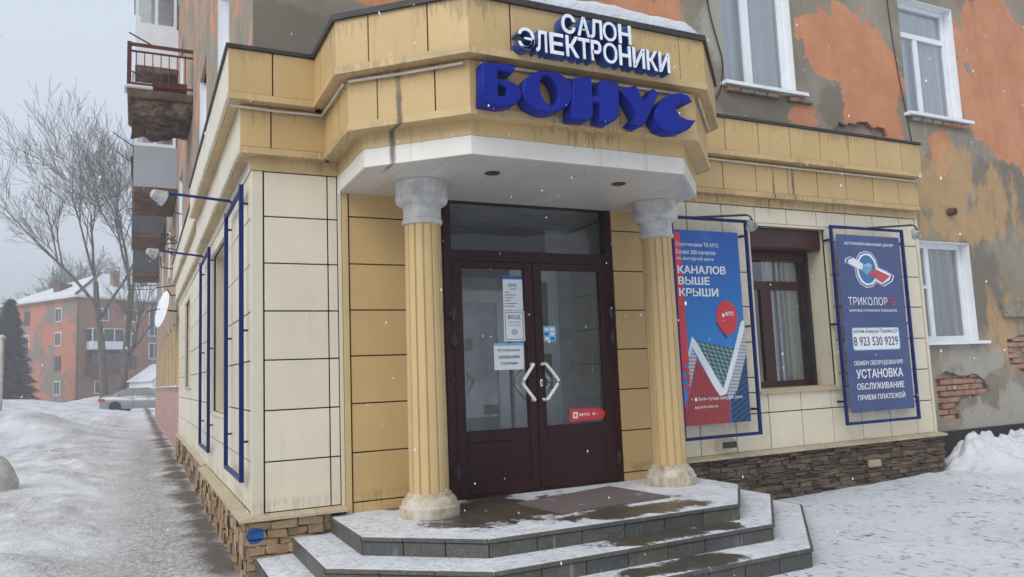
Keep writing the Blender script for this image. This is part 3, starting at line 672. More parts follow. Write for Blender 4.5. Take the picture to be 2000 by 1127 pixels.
# right bay
xs = [4.115, 4.42, 4.90, 5.38, 5.86, 6.335, 6.81, 7.285, 7.765, 8.055]
rrow = [ZL+.09, .93, 1.316, 1.70, 2.088, 2.468, 2.86, 3.215]
rrow[0] = .535
for a, b in zip(xs, xs[1:]):
    for c_, d_ in zip(rrow, rrow[1:]):
        if b > SX0+.01 and a < SX1-.01 and d_ > SZ0 and c_ < SZ1:
            segs = []
            if c_ < SZ0-.03: segs.append((a, b, c_, min(d_, SZ0-.03)))
            if d_ > SZ1+.03: segs.append((a, b, max(c_, SZ1+.03), d_))
            zc, zd = max(c_, SZ0-.03), min(d_, SZ1+.03)
            if a < SX0-.04: segs.append((a, SX0-.03, zc, zd))
            if b > SX1+.04: segs.append((SX1+.03, b, zc, zd))
            for s_ in segs:
                if s_[1]-s_[0] > .03 and s_[3]-s_[2] > .03: tilef(*s_, M['cream'])
        else: tilef(a, b, c_, d_, M['cream'])
box('edge_trim', (8.058, -.012, .53), (XR, .26, 3.215), M['cream_trim'], shop, .003)
# left side face
def tiles_side(y0, y1, z0, z1, x=0.0):
    t = .018
    boxc('cladding_panel', (x+t/2+random.uniform(-.0015, .0015), (y0+y1)/2, (z0+z1)/2), (y1-y0-2*G, t, z1-z0-2*G), M['cream'], shop, .003, (0, 0, R(90)+random.uniform(-.002, .002)))
box('corner_trim', (-.001, .0182, ZL), (.018, .088, ZF), M['cream_trim'], shop, .003)
ys = [.095]
while ys[-1] < 11.7: ys.append(min(11.75, ys[-1]+.56))
for a, b in zip(ys, ys[1:]):
    if b-a < .1: continue
    for c_, d_ in zip(rows, rows[1:]):
        hit = [w_ for w_ in LSW if b > w_[0]+.01 and a < w_[1]-.01 and d_ > w_[2]-.02 and c_ < w_[3]+.02]
        if not hit: tiles_side(a, b, c_, d_); continue
        w_ = hit[0]; zc, zd = max(c_, w_[2]-.03), min(d_, w_[3]+.03)
        for s_ in ((a, b, c_, min(d_, w_[2]-.03)), (a, b, max(c_, w_[3]+.03), d_), (a, min(b, w_[0]-.03), zc, zd), (max(a, w_[1]+.03), b, zc, zd)):
            if s_[1]-s_[0] > .04 and s_[3]-s_[2] > .04: tiles_side(*s_)
for (y0, y1, z0, z1) in LSW:     # windows of the side face with deep reveals
    m_ = MB()
    m_.box((-.012, y0-.028, z0-.028), (.36, y0, z1+.028)).box((-.012, y1, z0-.028), (.36, y1+.028, z1+.028)).box((-.012, y0, z1), (.36, y1, z1+.028)).box((-.03, y0, z0-.028), (.36, y1, z0))
    rv = m_.build('window_reveal', M['cream_trim'], shop)
    m_ = MB(); x = .30
    m_.box((x, y0+.001, z0+.001), (x+.05, y0+.08, z1-.001)).box((x, y1-.08, z0+.001), (x+.05, y1-.001, z1-.001)).box((x, y0+.08, z0+.001), (x+.05, y1-.08, z0+.08)).box((x, y0+.08, z1-.08), (x+.05, y1-.08, z1-.001)).box((x+.003, (y0+y1)/2-.04, z0+.08), (x+.047, (y0+y1)/2+.04, z1-.08)).build('window_frame', M['brownframe'], rv)
    box('pane', (x+.02, y0+.03, z0+.03), (x+.026, y1-.03, z1-.03), M['glass'], rv); box('room_recess', (x+.5, y0-.1, z0-.1), (x+.52, y1+.1, z1+.1), M['dark'], rv)
# shop window on the front
m_ = MB(); x0, x1, z0, z1 = SX0, SX1, SZ0, SZ1
m_.box((x0-.028, -.012, z0-.028), (x0, .36, z1+.028)).box((x1, -.012, z0-.028), (x1+.028, .36, z1+.028)).box((x0, -.012, z1), (x1, .36, z1+.028))
rv = m_.build('window_reveal', M['cream_trim'], shop)
box('window_sill', (x0-.03, -.045, z0-.05), (x1+.04, .36, z0-.029), M['ledge'], rv, .004)
box('shutter_box', (x0+.002, .06, 2.76), (x1-.002, .36, z1-.002), M['brownframe'], rv, .02)
box('sill_board', (x0+.001, .001, z0-.028), (x1-.001, .33, z0), M['ledge'], rv)
y = .335; m_ = MB()
m_.box((x0+.001, y, z0+.001), (x0+.09, y+.06, 2.755)).box((x1-.06, y, z0+.001), (x1-.001, y+.06, 2.755)).box((x0+.09, y, z0+.001), (x1-.06, y+.06, z0+.07)).box((x0+.09, y, 2.32), (x1-.06, y+.06, 2.42)).box((x0+.09, y, 2.68), (x1-.06, y+.06, 2.755))
xm = 5.79; m_.box((xm-.09, y-.006, z0+.07), (xm+.07, y+.055, 2.32)).build('window_frame', M['brownframe'], rv)
box('shutter_slats', (x0+.08, .30, 2.66), (x1-.06, .325, 2.758), M['rustbrown'], rv)
for zz in np.arange(2.67, 2.75, .03): box('slat', (x0+.08, .288, float(zz)), (x1-.06, .2995, float(zz)+.022), M['brownframe'], rv)
box('guide_rail', (x1-.055, .27, z0+.001), (x1-.012, .333, 2.757), M['blackmetal'], rv)
mobj('pane', mesh([(x0+.05, y+.02, z0+.03), (x1-.03, y+.02, z0+.03), (x1-.03, y+.02, 2.74), (x0+.05, y+.02, 2.74)], [(0, 1, 2, 3)]), M['glass'], rv)
v = []; f = []; n = 30
for i in range(n+1):
    a = 5.86+(x1-5.80)*i/n; b = y+.11+.02*math.sin(i*1.7); v += [(a, b, z0-.1), (a, b, 2.9)]
for i in range(n): f.append((2*i, 2*i+2, 2*i+3, 2*i+1))
mobj('curtain', mesh(v, f, True), M['sheer'], rv)
box('room_recess', (x0-.2, y+.30, z0-.2), (x1+.3, y+.32, 3.2), M['dark'], rv)

# parapet tiers along front left, front right, left side
def run_boxes(name, pts, zs, d, t, mat, off=0.0, parent=None, bev=.004):
    pass
def tier(seg, z0, z1, off, joints, matp, soffit=.14, lip=.055):
    """straight parapet tier: seg=(axis, a0, a1); panels proud of dark backing, moulded lip at the foot, soffit board"""
    ax, a0, a1, flipoff = seg
    def bb(name, a, b, o0, o1, c_, d_, mat, bev=.003):
        if b-a < .02 or d_-c_ < .004: return
        if ax == 'x': box(name, (a, -o1, c_), (b, -o0, d_), mat, shop, bev)
        else: box(name, (-o1, a, c_), (-o0, b, d_), mat, shop, bev)
    bb('joint_backing', a0+.004, a1-.004, off-.03, off-.016, z0+lip, z1-.002, M['joint'], 0)
    js = [a0]+[j for j in joints if a0+.05 < j < a1-.05]+[a1]
    for p_, q_ in zip(js, js[1:]):
        g0 = G if p_ > a0 else .0; g1 = G if q_ < a1 else .0
        bb('parapet_panel', p_+g0, q_-g1, off-.015, off+random.uniform(-.001, .001), z0+lip+.004, z1-.001, matp)
    bb('parapet_lip', a0, a1, off-.016, off+.012, z0, z0+lip, M['tan_trim'] if ax == 'x' else matp)
    bb('parapet_soffit', a0 if ax == 'x' else a0+(.125 if a0 < 1 else 0), a1, off-soffit, off-.018, z0+.002, z0+.014, M['tan_trim'], 0)
CANX0, CANX1 = .70, 3.90
jl = [.30, .62]; jr = [4.375, 4.852, 5.328, 5.804, 6.272, 6.741, 7.206, 7.666]
tier(('x', -D1, CANX0-.16, 0), T1, TT, D1, [.14, .56], M['tan']); tier(('x', -D2, CANX0-.08, 0), T2, T1-.004, D2, [.14, .57], M['tan'])
tier(('x', CANX1+.16, XR-.08, 0), T1, TT, D1, jr, M['tan']); tier(('x', CANX1+.08, XR-.05, 0), T2, T1-.004, D2, [j+.02 for j in jr], M['tan'])
sj = [.5+i*.57 for i in range(24)]
tier(('y', -D1+.0165, 4.62, 0), T1, TT, D1, sj, M['cream'], .16); tier(('y', -D2+.0165, 4.95, 0), T2, T1-.004, D2, sj, M['cream'], .14)
tier(('y', 4.63, 11.8, 0), T1, TT, D1-.07, sj, M['cream'], .12); tier(('y', 4.96, 11.8, 0), T2, T1-.004, D2-.03, sj, M['cream'], .1)
box('frieze', (-.012, -.014, ZF+.002), (CANX0-.002, .018, T2+.02), M['tan_trim'], shop); box('frieze', (CANX1+.002, -.014, 3.217), (XR, .018, T2+.02), M['tan_trim'], shop)
box('frieze', (-.012, .0185, ZF+.002), (.018, 11.8, T2+.02), M['cream_trim'], shop)
for lo, hi in (((-D1-.02, -D1-.02, TT), (CANX0-.17, .249, TT+.035)), ((CANX1+.2, -D1-.02, TT), (XR-.06, .249, TT+.035)), ((-D1-.02, .2495, TT), (.049, 4.63, TT+.035)), ((-D1+.05, 4.632, TT), (.049, 11.8, TT+.035))):
    box('parapet_cap', lo, hi, M['cap'], shop, .006)
for (a, b) in ((-D1+.02, CANX0-.16), (CANX1+.2, XR-.1)):
    MB().tube([(a, -D2-.035, T1-.035), ((a+b)/2, -D2-.035, T1-.042), (b, -D2-.035, T1-.036)], .010, 8).build('conduit', M['pipe'], shop, True)
# canopy over the door: same tiers on a broken plan
CP = [(.70, .0), (.70, -.85), (1.33, -1.44), (3.25, -1.44), (3.90, -.80), (3.90, .0)]
def offset_poly(P, d):
    out = []; n = len(P)
    for i in range(n):
        p_ = np.array(P[i]); e0 = np.array(P[i])-np.array(P[i-1]) if i > 0 else None; e1 = np.array(P[i+1])-p_ if i < n-1 else None
        nr = lambda e: np.array([e[1], -e[0]])/np.linalg.norm(e)
        if e0 is None: q = p_-(-1)*0+(-nr(e1))*-d if False else p_+nr(e1)*d
        elif e1 is None: q = p_+nr(e0)*d
        else:
            a, b = nr(e0), nr(e1); bis = a+b; bis /= np.linalg.norm(bis); q = p_+bis*d/(bis@a)
        out.append((float(q[0]), float(q[1])))
    return out
_t = offset_poly(CP, .1); SG = 1 if _t[1][0] < CP[1][0] else -1
def cpoly(d): return offset_poly(CP, d*SG)
def wallstrip(name, d0, d1, z0, z1, mat, segs=None, cut=None, bev=0.0, ends=(0.0, 0.0)):
    """mitred vertical strip following the canopy plan between offsets d0 (inner) and d1 (outer)"""
    A, B = cpoly(d0), cpoly(d1); res = []
    for i in range(len(CP)-1):
        if segs and i not in segs: continue
        res.append(MB().prism([A[i], A[i+1], B[i+1], B[i]], z0, z1).build(name, mat, shop))
    return res
wallstrip('canopy_fascia', -.03, 0, 3.05, ZF-.002, M['fascia']); wallstrip('canopy_frieze', -.03, .004, ZF, T2+.03, M['tan_trim'])
def canopy_tier(d, z0, z1, joints, lip=.055):
    wallstrip('joint_backing', d-.03, d-.016, z0+lip, z1-.002, M['joint'])
    A, B = cpoly(d-.015), cpoly(d)
    for i in range(len(CP)-1):
        a0, a1, b0, b1 = map(np.array, (A[i], A[i+1], B[i], B[i+1])); L = np.linalg.norm(b1-b0)
        js = [0]+[j for j in joints[i] if .03 < j < L-.03]+[L]
        for p_, q_ in zip(js, js[1:]):
            g0 = G if p_ > 0 else 0; g1 = G if q_ < L else 0
            u0, u1 = (p_+g0)/L, (q_-g1)/L; ln = lambda s, e, t: tuple(s+(e-s)*t)
            MB().prism([ln(a0, a1, u0), ln(a0, a1, u1), ln(b0, b1, u1), ln(b0, b1, u0)], z0+lip+.004, z1-.001).build('parapet_panel', M['tan'], shop)
    wallstrip('parapet_lip', d-.016, d+.012, z0, z0+lip, M['tan_trim']); wallstrip('parapet_soffit', d-.16, d-.018, z0+.002, z0+.014, M['tan_trim'])
CD1, CD2 = .225, .125
canopy_tier(CD1, T1, TT, [[.42], [.27, .74], [.33, .82, 1.31, 1.85], [.25, .72], [.4]]); canopy_tier(CD2, T2, T1-.004, [[.35, .62], [.24, .70], [.30, .78, 1.27, 1.75], [.25, .7], [.4]])
MB().prism(cpoly(CD1+.025)[:], TT, TT+.045).build('canopy_cap', M['cap'], shop)
A = cpoly(CD2+.03)
for i in range(4):
    a, b = np.array(A[i]), np.array(A[i+1]); a = a+(b-a)*.04; b = b-(b-a)*.05; mid = (a+b)/2
    MB().tube([(*a, T1-.035), (*mid, T1-.042), (*b, T1-.037)], .010, 8).build('conduit', M['pipe'], shop, True)
# rear of the canopy above the roof of the shop, snow on top
sn = cpoly(CD1-.02); bm = bmesh.new()
v = []; f = []; nn = 40
for i in range(nn+1):
    u = 1.62+(3.30-1.62)*i/nn; e_ = min(1, i/4, (nn-i)/3); hgt = (.055+.085*(fbm(np.array(u*3.0), np.array(.3), 3)+.5))*e_+.004; fy = -1.675+.02*float(fbm(np.array(u*5), np.array(4.), 2))
    v += [(u, fy, TT+.046), (u, fy-.004, TT+.046+hgt*.65), (u, fy+.03, TT+.046+hgt), (u, fy+.5, TT+.046+hgt*1.1), (u, fy+.75, TT+.046)]
for i in range(nn):
    for j in range(4): a = i*5+j; f.append((a, a+5, a+6, a+1))
me = mesh(v, f, True)
mobj('snow_cap', me, M['snowpure'], shop)
# soffit boards
P_in = cpoly(-.032)
xb = .735; k_ = 0
def inpoly_y(x):      # front limit of the soffit at x
    pts = P_in[1:5]
    for a, b in zip(pts, pts[1:]):
        if a[0] <= x <= b[0]: return a[1]+(b[1]-a[1])*(x-a[0])/(b[0]-a[0])
    return None
bw = .245
while xb < 3.866:
    xe = min(xb+bw, 3.866); brk = sorted({xb+.0015, xe-.0015}|{q[0] for q in P_in[1:5] if xb < q[0] < xe})
    frontp = [(q, inpoly_y(q)) for q in brk if inpoly_y(q) is not None]
    if len(frontp) >= 2: MB().prism([(frontp[0][0], .01)]+frontp+[(frontp[-1][0], .01)], 3.052, 3.066).build('soffit_board', M['soffit'], shop)
    xb = xe
MB().prism(cpoly(-.02), 3.068, 3.08).build('soffit_backing', M['joint'], shop)
for px_ in ((962, 338), (1208, 359)):
    q = onz(px_, 3.05); MB().lathe([(.062, 3.05), (.062, 3.044), (.045, 3.044), (.038, 3.0515)], (q[0], q[1]), 24).build('downlight', M['bronze'], shop, True)
# long soot stain below the conduit is part of the cladding material; columns
def column(cx, cy):
    z0 = .38
    sh = MB(); n = 13; prof = []; segs = n*10
    def ring(z, rad):
        pts = []
        for i in range(segs):
            a = 2*math.pi*(i+3)/segs; ph = i % 10
            rr = rad*(1.0 if ph < 8 else .90)
            pts.append((cx+rr*math.cos(a), cy+rr*math.sin(a), z))
        return pts
    v = []
    for z, rad in ((z0+.13, .158), (z0+.8, .155), (z0+1.6, .149), (2.72, .143)): v += ring(z, rad)
    f = [(j*segs+i, j*segs+(i+1) % segs, (j+1)*segs+(i+1) % segs, (j+1)*segs+i) for j in range(3) for i in range(segs)]
    shaft = mobj('column', mesh(v, f), M['tan_trim'], shop)
    MB().lathe([(.145, 2.695), (.160, 2.70), (.166, 2.712), (.166, 2.735), (.158, 2.742), (.156, 2.748), (.156, 2.835), (.160, 2.838), (.160, 2.848), (.170, 2.855), (.190, 2.862), (.207, 2.877), (.216, 2.90), (.219, 2.915), (.214, 2.917), (.215, 3.022), (.222, 3.025), (.222, 3.0495)], (cx, cy), 48).build('capital', M['capital'], shaft, True)
    MB().lathe([(.236, z0), (.238, z0+.02), (.238, z0+.075), (.226, z0+.085), (.222, z0+.095), (.212, z0+.125), (.192, z0+.150), (.178, z0+.158), (.175, z0+.175), (.160, z0+.185)], (cx, cy), 48).build('column_base', M['colbase'], shaft, True)
column(1.275, -.50); column(3.69, -.42)
# entrance door
FY = -.004
df = MB().box((DX0, FY, .385), (DX0+.075, .09, 3.115)).box((DX1-.075, FY, .385), (DX1, .09, 3.115)).box((DX0+.075, FY, 3.045), (DX1-.075, .09, 3.115)).box((DX0+.075, FY, 2.50), (DX1-.075, .09, 2.60)).box((DX0+.075, .0, .385), (DX1-.075, .09, .405))
dfo = df.build('door_frame', M['maroon'], shop)
mobj('transom_pane', mesh([(DX0+.06, .04, 2.585), (DX1-.06, .04, 2.585), (DX1-.06, .04, 3.055), (DX0+.06, .04, 3.055)], [(0, 1, 2, 3)]), M['doorglass'], dfo)
DM = 2.535
def leaf(x0, x1, hinge_left):
    y0, y1 = -.016, .05; st = .088
    m_ = MB().box((x0, y0, .408), (x0+st, y1, 2.497)).box((x1-st, y0, .408), (x1, y1, 2.497)).box((x0+st, y0, 2.43), (x1-st, y1, 2.497)).box((x0+st, y0, .86), (x1-st, y1, .965)).box((x0+st, y0, .408), (x1-st, y1, .49))
    me = m_.me(); bevel(me, .006); lf = mobj('door_leaf', me, M['maroon'], shop)
    box('door_panel', (x0+st-.01, y0+.012, .48), (x1-st+.01, y1-.01, .87), M['maroon'], lf, .003)
    mobj('pane', mesh([(x0+st-.01, .012, .955), (x1-st+.01, .012, .955), (x1-st+.01, .012, 2.44), (x0+st-.01, .012, 2.44)], [(0, 1, 2, 3)]), M['doorglass'], lf)
    hx = x0-.012 if hinge_left else x1+.012
    for zz in (.62, 1.78, 2.02):
        MB().lathe([(.013, zz-.06), (.015, zz-.058), (.015, zz+.058), (.013, zz+.06)], (hx, y0-.018), 10).build('hinge', M['blackmetal'], lf)
        box('hinge_plate', (hx-.035, y0-.012, zz-.03), (hx+.035, y0-.001, zz+.03), M['blackmetal'], lf)
    return lf
lfL = leaf(DX0+.078, DM-.003, True); lfR = leaf(DM+.003, DX1-.078, False)
for lf, xi, xo_ in ((lfL, 2.478, 2.352), (lfR, 2.592, 2.725)):
    zc = 1.375; y = -.085
    pts = [(xi, -.018, zc+.162), (xi, -.06, zc+.166), (xi+(xo_-xi)*.08, y, zc+.162), (xi+(xo_-xi)*.55, y, zc+.085), (xi+(xo_-xi)*.93, y, zc+.022), (xo_, y, zc), (xi+(xo_-xi)*.93, y, zc-.022), (xi+(xo_-xi)*.55, y, zc-.085), (xi+(xo_-xi)*.08, y, zc-.162), (xi, -.06, zc-.166), (xi, -.018, zc-.162)]
    MB().tube(pts, .0155, 10).build('handle', M['white_gloss'], lf, True)
    ins = [(a, .02-(b+.018) if b < -.02 else .051, c_) for a, b, c_ in pts]
    MB().tube(ins, .0155, 10).build('handle', M['white_gloss'], lf, True)
boxc('lock', (2.576, -.024, 1.365), (.026, .012, .066), M['white_gloss'], lfR, .005); boxc('keyhole', (2.576, -.0315, 1.365), (.010, .004, .036), M['blackmetal'], lfR, 0)
# vestibule behind the glass
vb = MB(); VX0, VX1, VY = 1.55, 3.75, 1.32
box('vestibule_wall', (VX0-.05, .1, .37), (VX0-.002, VY, 3.1), M['room'], shop); box('vestibule_floor', (VX0, .092, .34), (VX1, VY, .384), M['granite'], shop)
box('vestibule_ceiling', (VX0, .1, 3.1), (VX1, VY, 3.14), M['room'], shop); box('vestibule_wall', (VX0, VY, .37), (VX1, VY+.05, 3.1), M['room'], shop)
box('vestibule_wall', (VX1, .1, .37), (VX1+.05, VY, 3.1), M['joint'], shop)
for i in range(3):
    for j in range(7): boxc('vestibule_tile', (VX1-.012, .32+i*.40, .57+j*.385), (.39, .018, .376), M['cream'], shop, .003, (0, 0, R(90)))
for i in range(9): box('shutter_slat', (VX0+.02, 1.1+.012*(i % 2), 2.50+i*.062), (3.30, 1.12+.012*(i % 2), 2.556+i*.062), M['blackmetal'], shop)
# inner white door with glass
m_ = MB(); iy = 1.0
for a, b, c_, d_ in ((1.62, 1.74, .384, 2.35), (2.62, 2.74, .384, 2.35), (1.74, 2.62, 2.22, 2.35), (1.74, 2.62, .384, .75), (2.12, 2.24, .75, 2.22)): m_.box((a, iy, c_), (b, iy+.06, d_))
ivd = m_.build('vestibule_door', M['white_pvc'], shop); box('pane', (1.73, iy+.02, .74), (2.63, iy+.026, 2.23), M['doorglass'], ivd)

# ------------------------------------------------------------------ plinth: stacked stones under a ledge
def stones(part, a0, a1, z0, z1, place, mats, hmin, hmax, wmin, wmax, gap=.006):
    z = z0; cache = []
    while z < z1-.012:
        h = min(random.uniform(hmin, hmax), z1-z)
        if z1-z-h < hmin*.6: h = z1-z
        a = a0
        while a < a1-.01:
            w_ = min(random.uniform(wmin, wmax), a1-a)
            if a1-a-w_ < wmin*.5: w_ = a1-a
            d = random.uniform(.022, .07)
            o = place(a+w_/2, z+h/2, w_-gap, h-gap, d, random.choice(mats)); a += w_
        z += h
_sm = []
def stone_mesh(mat):
    key = ('st', mat.name)
    if key not in _pc:
        _pc[key] = []
        for i in range(6):
            me = MB().box((-.5, -.5, -.5), (.5, .5, .5)).me()
            bm = bmesh.new(); bm.from_mesh(me); bmesh.ops.bevel(bm, geom=bm.edges[:]+bm.verts[:], offset=.07, segments=1, affect='EDGES')
            for v in bm.verts: v.co += Vector((random.uniform(-.05, .05), random.uniform(-.16, .16), random.uniform(-.09, .09)))
            bm.to_mesh(me); bm.free(); me.materials.append(mat); _pc[key].append(me)
    return random.choice(_pc[key])
PY, PX = -.062, -.062
core = box('plinth', (-.03, -.03, -.25), (.70, .25, ZL-.032), M['mortar'], shop)
corer = box('plinth', (3.93, -.03, -.25), (8.13, .25, .50), M['mortar'], shop)
cores = box('plinth', (-.03, .2505, -.25), (.04, 4.28, ZL-.032), M['mortar'], shop)
cores2 = box('plinth', (.0, 4.285, -.25), (.04, 11.8, ZL-.01), M['mortar'], shop)
def pf(parent, mats=None):
    def place(c, z, w_, h, d, mat):
        o = bpy.data.objects.new('stone', stone_mesh(mat)); o.location = (c, -.03-d/2+.006, z); o.scale = (w_, d, h)
        o.rotation_euler = (random.uniform(-.1, .1), random.uniform(-.06, .06), random.uniform(-.05, .05)); return put(o, parent)
    return place
def ps(parent, x):
    def place(c, z, w_, h, d, mat):
        o = bpy.data.objects.new('stone', stone_mesh(mat)); o.location = (x-d/2+.006, c, z); o.scale = (d, w_, h)
        o.rotation_euler = (random.uniform(-.05, .05), 0, 0); return put(o, parent)
    return place
stones(core, -.05, .60, -.02, ZL-.035, pf(core), [M['stone_warm']]*6+[M['stone_pale']], .035, .075, .10, .26)
stones(corer, 4.45, 8.12, .0, .495, pf(corer), [M['stone_dark']], .020, .056, .08, .26, .004)
stones(corer, 4.0, 4.45, .30, .495, pf(corer), [M['stone_dark']]*6, .03, .06, .09, .2)
q = ony((1708, 905), -.09); o = boxc('stone', (float(q[0]), -.088, float(q[2])), (.20, .05, .085), M['stone_pale'], corer, .015)
stones(cores, -.05, 4.27, -.06, ZL-.035, ps(cores, -.03), [M['stone_warm']]*5+[M['stone_pale']], .045, .10, .09, .22)
stones(cores2, 4.3, 11.8, -.06, ZL-.012, ps(cores2, .0), [M['stone_warm']]*4+[M['stone_dark']], .07, .13, .16, .38)
# ledges
def ledge_run(ax, a0, a1, o1, z, t=.028, ln=.62):
    a = a0
    while a < a1-.02:
        b = min(a+ln*random.uniform(.85, 1.15), a1)
        if a1-b < .12: b = a1
        if ax == 'x': me = MB().add([(a+.002, -o1, z-t), (b-.002, -o1, z-t), (b-.002, .02, z-t), (a+.002, .02, z-t), (a+.002, -o1, z-.006), (b-.002, -o1, z-.006), (b-.002, .001, z+.012), (a+.002, .001, z+.012)], [(0,3,2,1),(4,5,6,7),(0,1,5,4),(1,2,6,5),(2,3,7,6),(3,0,4,7)]).me()
        else: me = MB().add([(-o1, a+.002, z-t), (-o1, b-.002, z-t), (.02, b-.002, z-t), (.02, a+.002, z-t), (-o1, a+.002, z-.006), (-o1, b-.002, z-.006), (.001, b-.002, z+.012), (.001, a+.002, z+.012)], [(0,3,2,1),(4,5,6,7),(0,1,5,4),(1,2,6,5),(2,3,7,6),(3,0,4,7)]).me()
        mobj('ledge_slab', me, M['ledge'], shop); a = b
ledge_run('x', -.105, .728, .105, ZL); ledge_run('y', -.10, 4.29, .104, ZL-.0005); ledge_run('y', 4.3, 11.8, .06, ZL+.03); ledge_run('x', 4.0, 8.15, .105, .527)

# ------------------------------------------------------------------ entrance steps
steps = thing('entrance_steps', 'three dark granite steps dusted with snow up to the shop door', 'steps', (2.4, -1.2, 0))
SP = [[(.60, .0), (.60, -1.0), (1.29, -1.60), (3.43, -1.60), (4.12, -.84), (4.12, .0)],
      [(.30, .0), (.30, -1.22), (1.17, -1.93), (3.52, -1.86), (4.48, -.86), (4.48, .0)],
      [(.02, .0), (.02, -1.45), (1.0, -2.26), (3.55, -2.19), (4.80, -.90), (4.80, .0)]]
SZ = [.38, .256, .134]
BALD = [[tb(980, 1005, 170, 20, .38), tb(1230, 998, 190, 12, .38), tb(960, 985, 90, 25, .38), tb(800, 985, 60, 12, .38), tb(1100, 985, 200, 22, .38)],
        [tb(1290, 1046, 140, 14, .256), tb(1400, 1028, 60, 10, .256)], [tb(1360, 1097, 130, 16, .134), tb(1270, 1115, 70, 12, .134)]]
for i, (P, z, bl_) in enumerate(zip(SP, SZ, BALD)):
    zb = SZ[i+1] if i < 2 else -.1
    ins = []
    n = len(P)
    cen = np.array([2.4, -.6])
    core = MB().prism([tuple(np.array(p_)*(1)+(cen-np.array(p_))*.012) for p_ in P], -.12, z-.028).build('step_core', M['groutline'], steps)
    m = treadmat('tread_snow', bl_)
    nosing = .012
    top = MB().prism([tuple(np.array(p_)-(cen-np.array(p_))/np.linalg.norm(cen-np.array(p_))*.0) for p_ in P], z-.026, z).me(); bevel(top, .004)
    st = mobj('step', top, m, steps)
    for a, b in zip(P[:-1], P[1:]):
        a, b = np.array(a), np.array(b); L = np.linalg.norm(b-a); d = (b-a)/L; nr = np.array([d[1], -d[0]])
        if nr@(cen-(a+b)/2) > 0: nr = -nr
        cnt = max(1, round(L/.34)); w_ = L/cnt
        for j in range(cnt):
            c_ = a+d*(j+.5)*w_
            h = z-.028-zb
            o = boxc('riser_tile', (*(c_-nr*.004), zb+h/2-.004), (w_-.008, .022, h-.003 if i < 2 else h), M['granite'], st, .002, (0, 0, math.atan2(d[1], d[0])))
            o2 = boxc('nosing_tile', (*(c_+nr*.010), z-.0145), (w_-.004, .02, .0265), M['granite'], st, .003, (0, 0, math.atan2(d[1], d[0])))
# doormat
k = N('doormat'); c = k.mix(k.ramp(k.noise(120, 3, .7), .35, .65), (.075, .052, .05), (.20, .155, .15)); c = k.mix(k.ramp(k.noise(6, 5, .7), .62, .72, 0, .8), c, (.6, .61, .63)); k.bump(k.noise(150, 2), .5, .006); M['mat'] = k.done(c, .9)
mt = [onz(p_, .385)[:2] for p_ in ((1010, 984), (1190, 951), (1310, 971), (1098, 1004))]
me = MB().prism([tuple(map(float, q)) for q in mt], .382, .394).me()
tag(mobj('doormat', me, M['mat']), 'brown speckled doormat lying in front of the maroon shop door', 'doormat')

# ------------------------------------------------------------------ signs
def letter_solid(poly_px, holes_px, y, depth, o, s, mat, parent, bev=.012, name='letter', matside=None):
    cv = lambda pl: [tuple(ony((o[0]+a/s, o[1]+b/s), y)[[0, 2]]) for a, b in pl]
    cu = bpy.data.curves.new('c', 'CURVE'); cu.dimensions = '2D'; cu.fill_mode = 'BOTH'; cu.extrude = depth/2; cu.bevel_depth = bev; cu.bevel_resolution = 1; cu.offset = -bev
    for pl in [poly_px]+list(holes_px):
        pts = cv(pl); sp = cu.splines.new('POLY'); sp.points.add(len(pts)-1); sp.use_cyclic_u = True
        for i, p_ in enumerate(pts): sp.points[i].co = (p_[0], p_[1], 0, 1)
    ob = bpy.data.objects.new('tmp', cu)
    me = bpy.data.meshes.new_from_object(ob); bpy.data.objects.remove(ob)
    me.transform(Matrix.Translation((0, y+depth/2, 0)) @ Matrix.Rotation(R(90), 4, 'X')); me.materials.clear()
    return mobj(name, me, mat, parent)
def arc(cx, cy, rx, ry, a0, a1, n=14, tilt=0):
    out = []
    for i in range(n+1):
        a = R(a0+(a1-a0)*i/n); u, v = rx*math.cos(a), -ry*math.sin(a); t = R(tilt)
        out.append((cx+u*math.cos(t)-v*math.sin(t), cy+u*math.sin(t)+v*math.cos(t)))
    return out
FYB = -1.70
bonus = thing('shop_name_sign', 'large dark blue raised letters reading БОНУС on the lower canopy band', 'sign', (2.2, -1.6, 3.3))
O4, S4 = (920, 10), 4.174
letter_solid([(92, 468), (230, 476), (372, 494), (345, 540), (330, 562), (212, 530), (214, 606), (262, 606), (330, 625), (385, 660), (412, 708), (408, 755), (375, 797), (310, 824), (240, 828), (90, 800)],
             [[(216, 652), (248, 655), (278, 676), (290, 710), (284, 742), (220, 740)]], FYB, .11, O4, S4, M['signblue'], bonus)
letter_solid(arc(620, 706, 208, 172, 0, 350, 34, 12), [arc(632, 698, 68, 125, 0, 345, 24, -18)], FYB, .11, O4, S4, M['signblue'], bonus)
letter_solid([(828, 612), (850, 592), (976, 586), (988, 742), (1042, 740), (1036, 625), (1066, 612), (1180, 628), (1200, 648), (1208, 900), (1180, 938), (1130, 965), (1040, 950), (1042, 800), (990, 795), (992, 915), (960, 942), (830, 935), (808, 915)], [], FYB, .11, O4, S4, M['signblue'], bonus)
letter_solid([(1216, 688), (1338, 655), (1408, 788), (1480, 682), (1530, 722), (1470, 850), (1412, 975), (1370, 1000), (1300, 962), (1352, 902), (1290, 790)], [], FYB, .11, O4, S4, M['signblue'], bonus)
letter_solid([(1800, 790), (1765, 735), (1700, 715), (1620, 728), (1545, 785), (1500, 860), (1496, 935), (1540, 1010), (1620, 1045), (1720, 1040), (1785, 1005), (1832, 940), (1760, 935), (1700, 905), (1668, 855), (1672, 815), (1700, 802), (1750, 815)], [], FYB, .11, O4, S4, M['signblue'], bonus)
small = thing('salon_sign', 'two rows of white faced blue edged letters above the big blue name', 'sign', (2.5, -1.6, 3.8))
FYS = -1.775
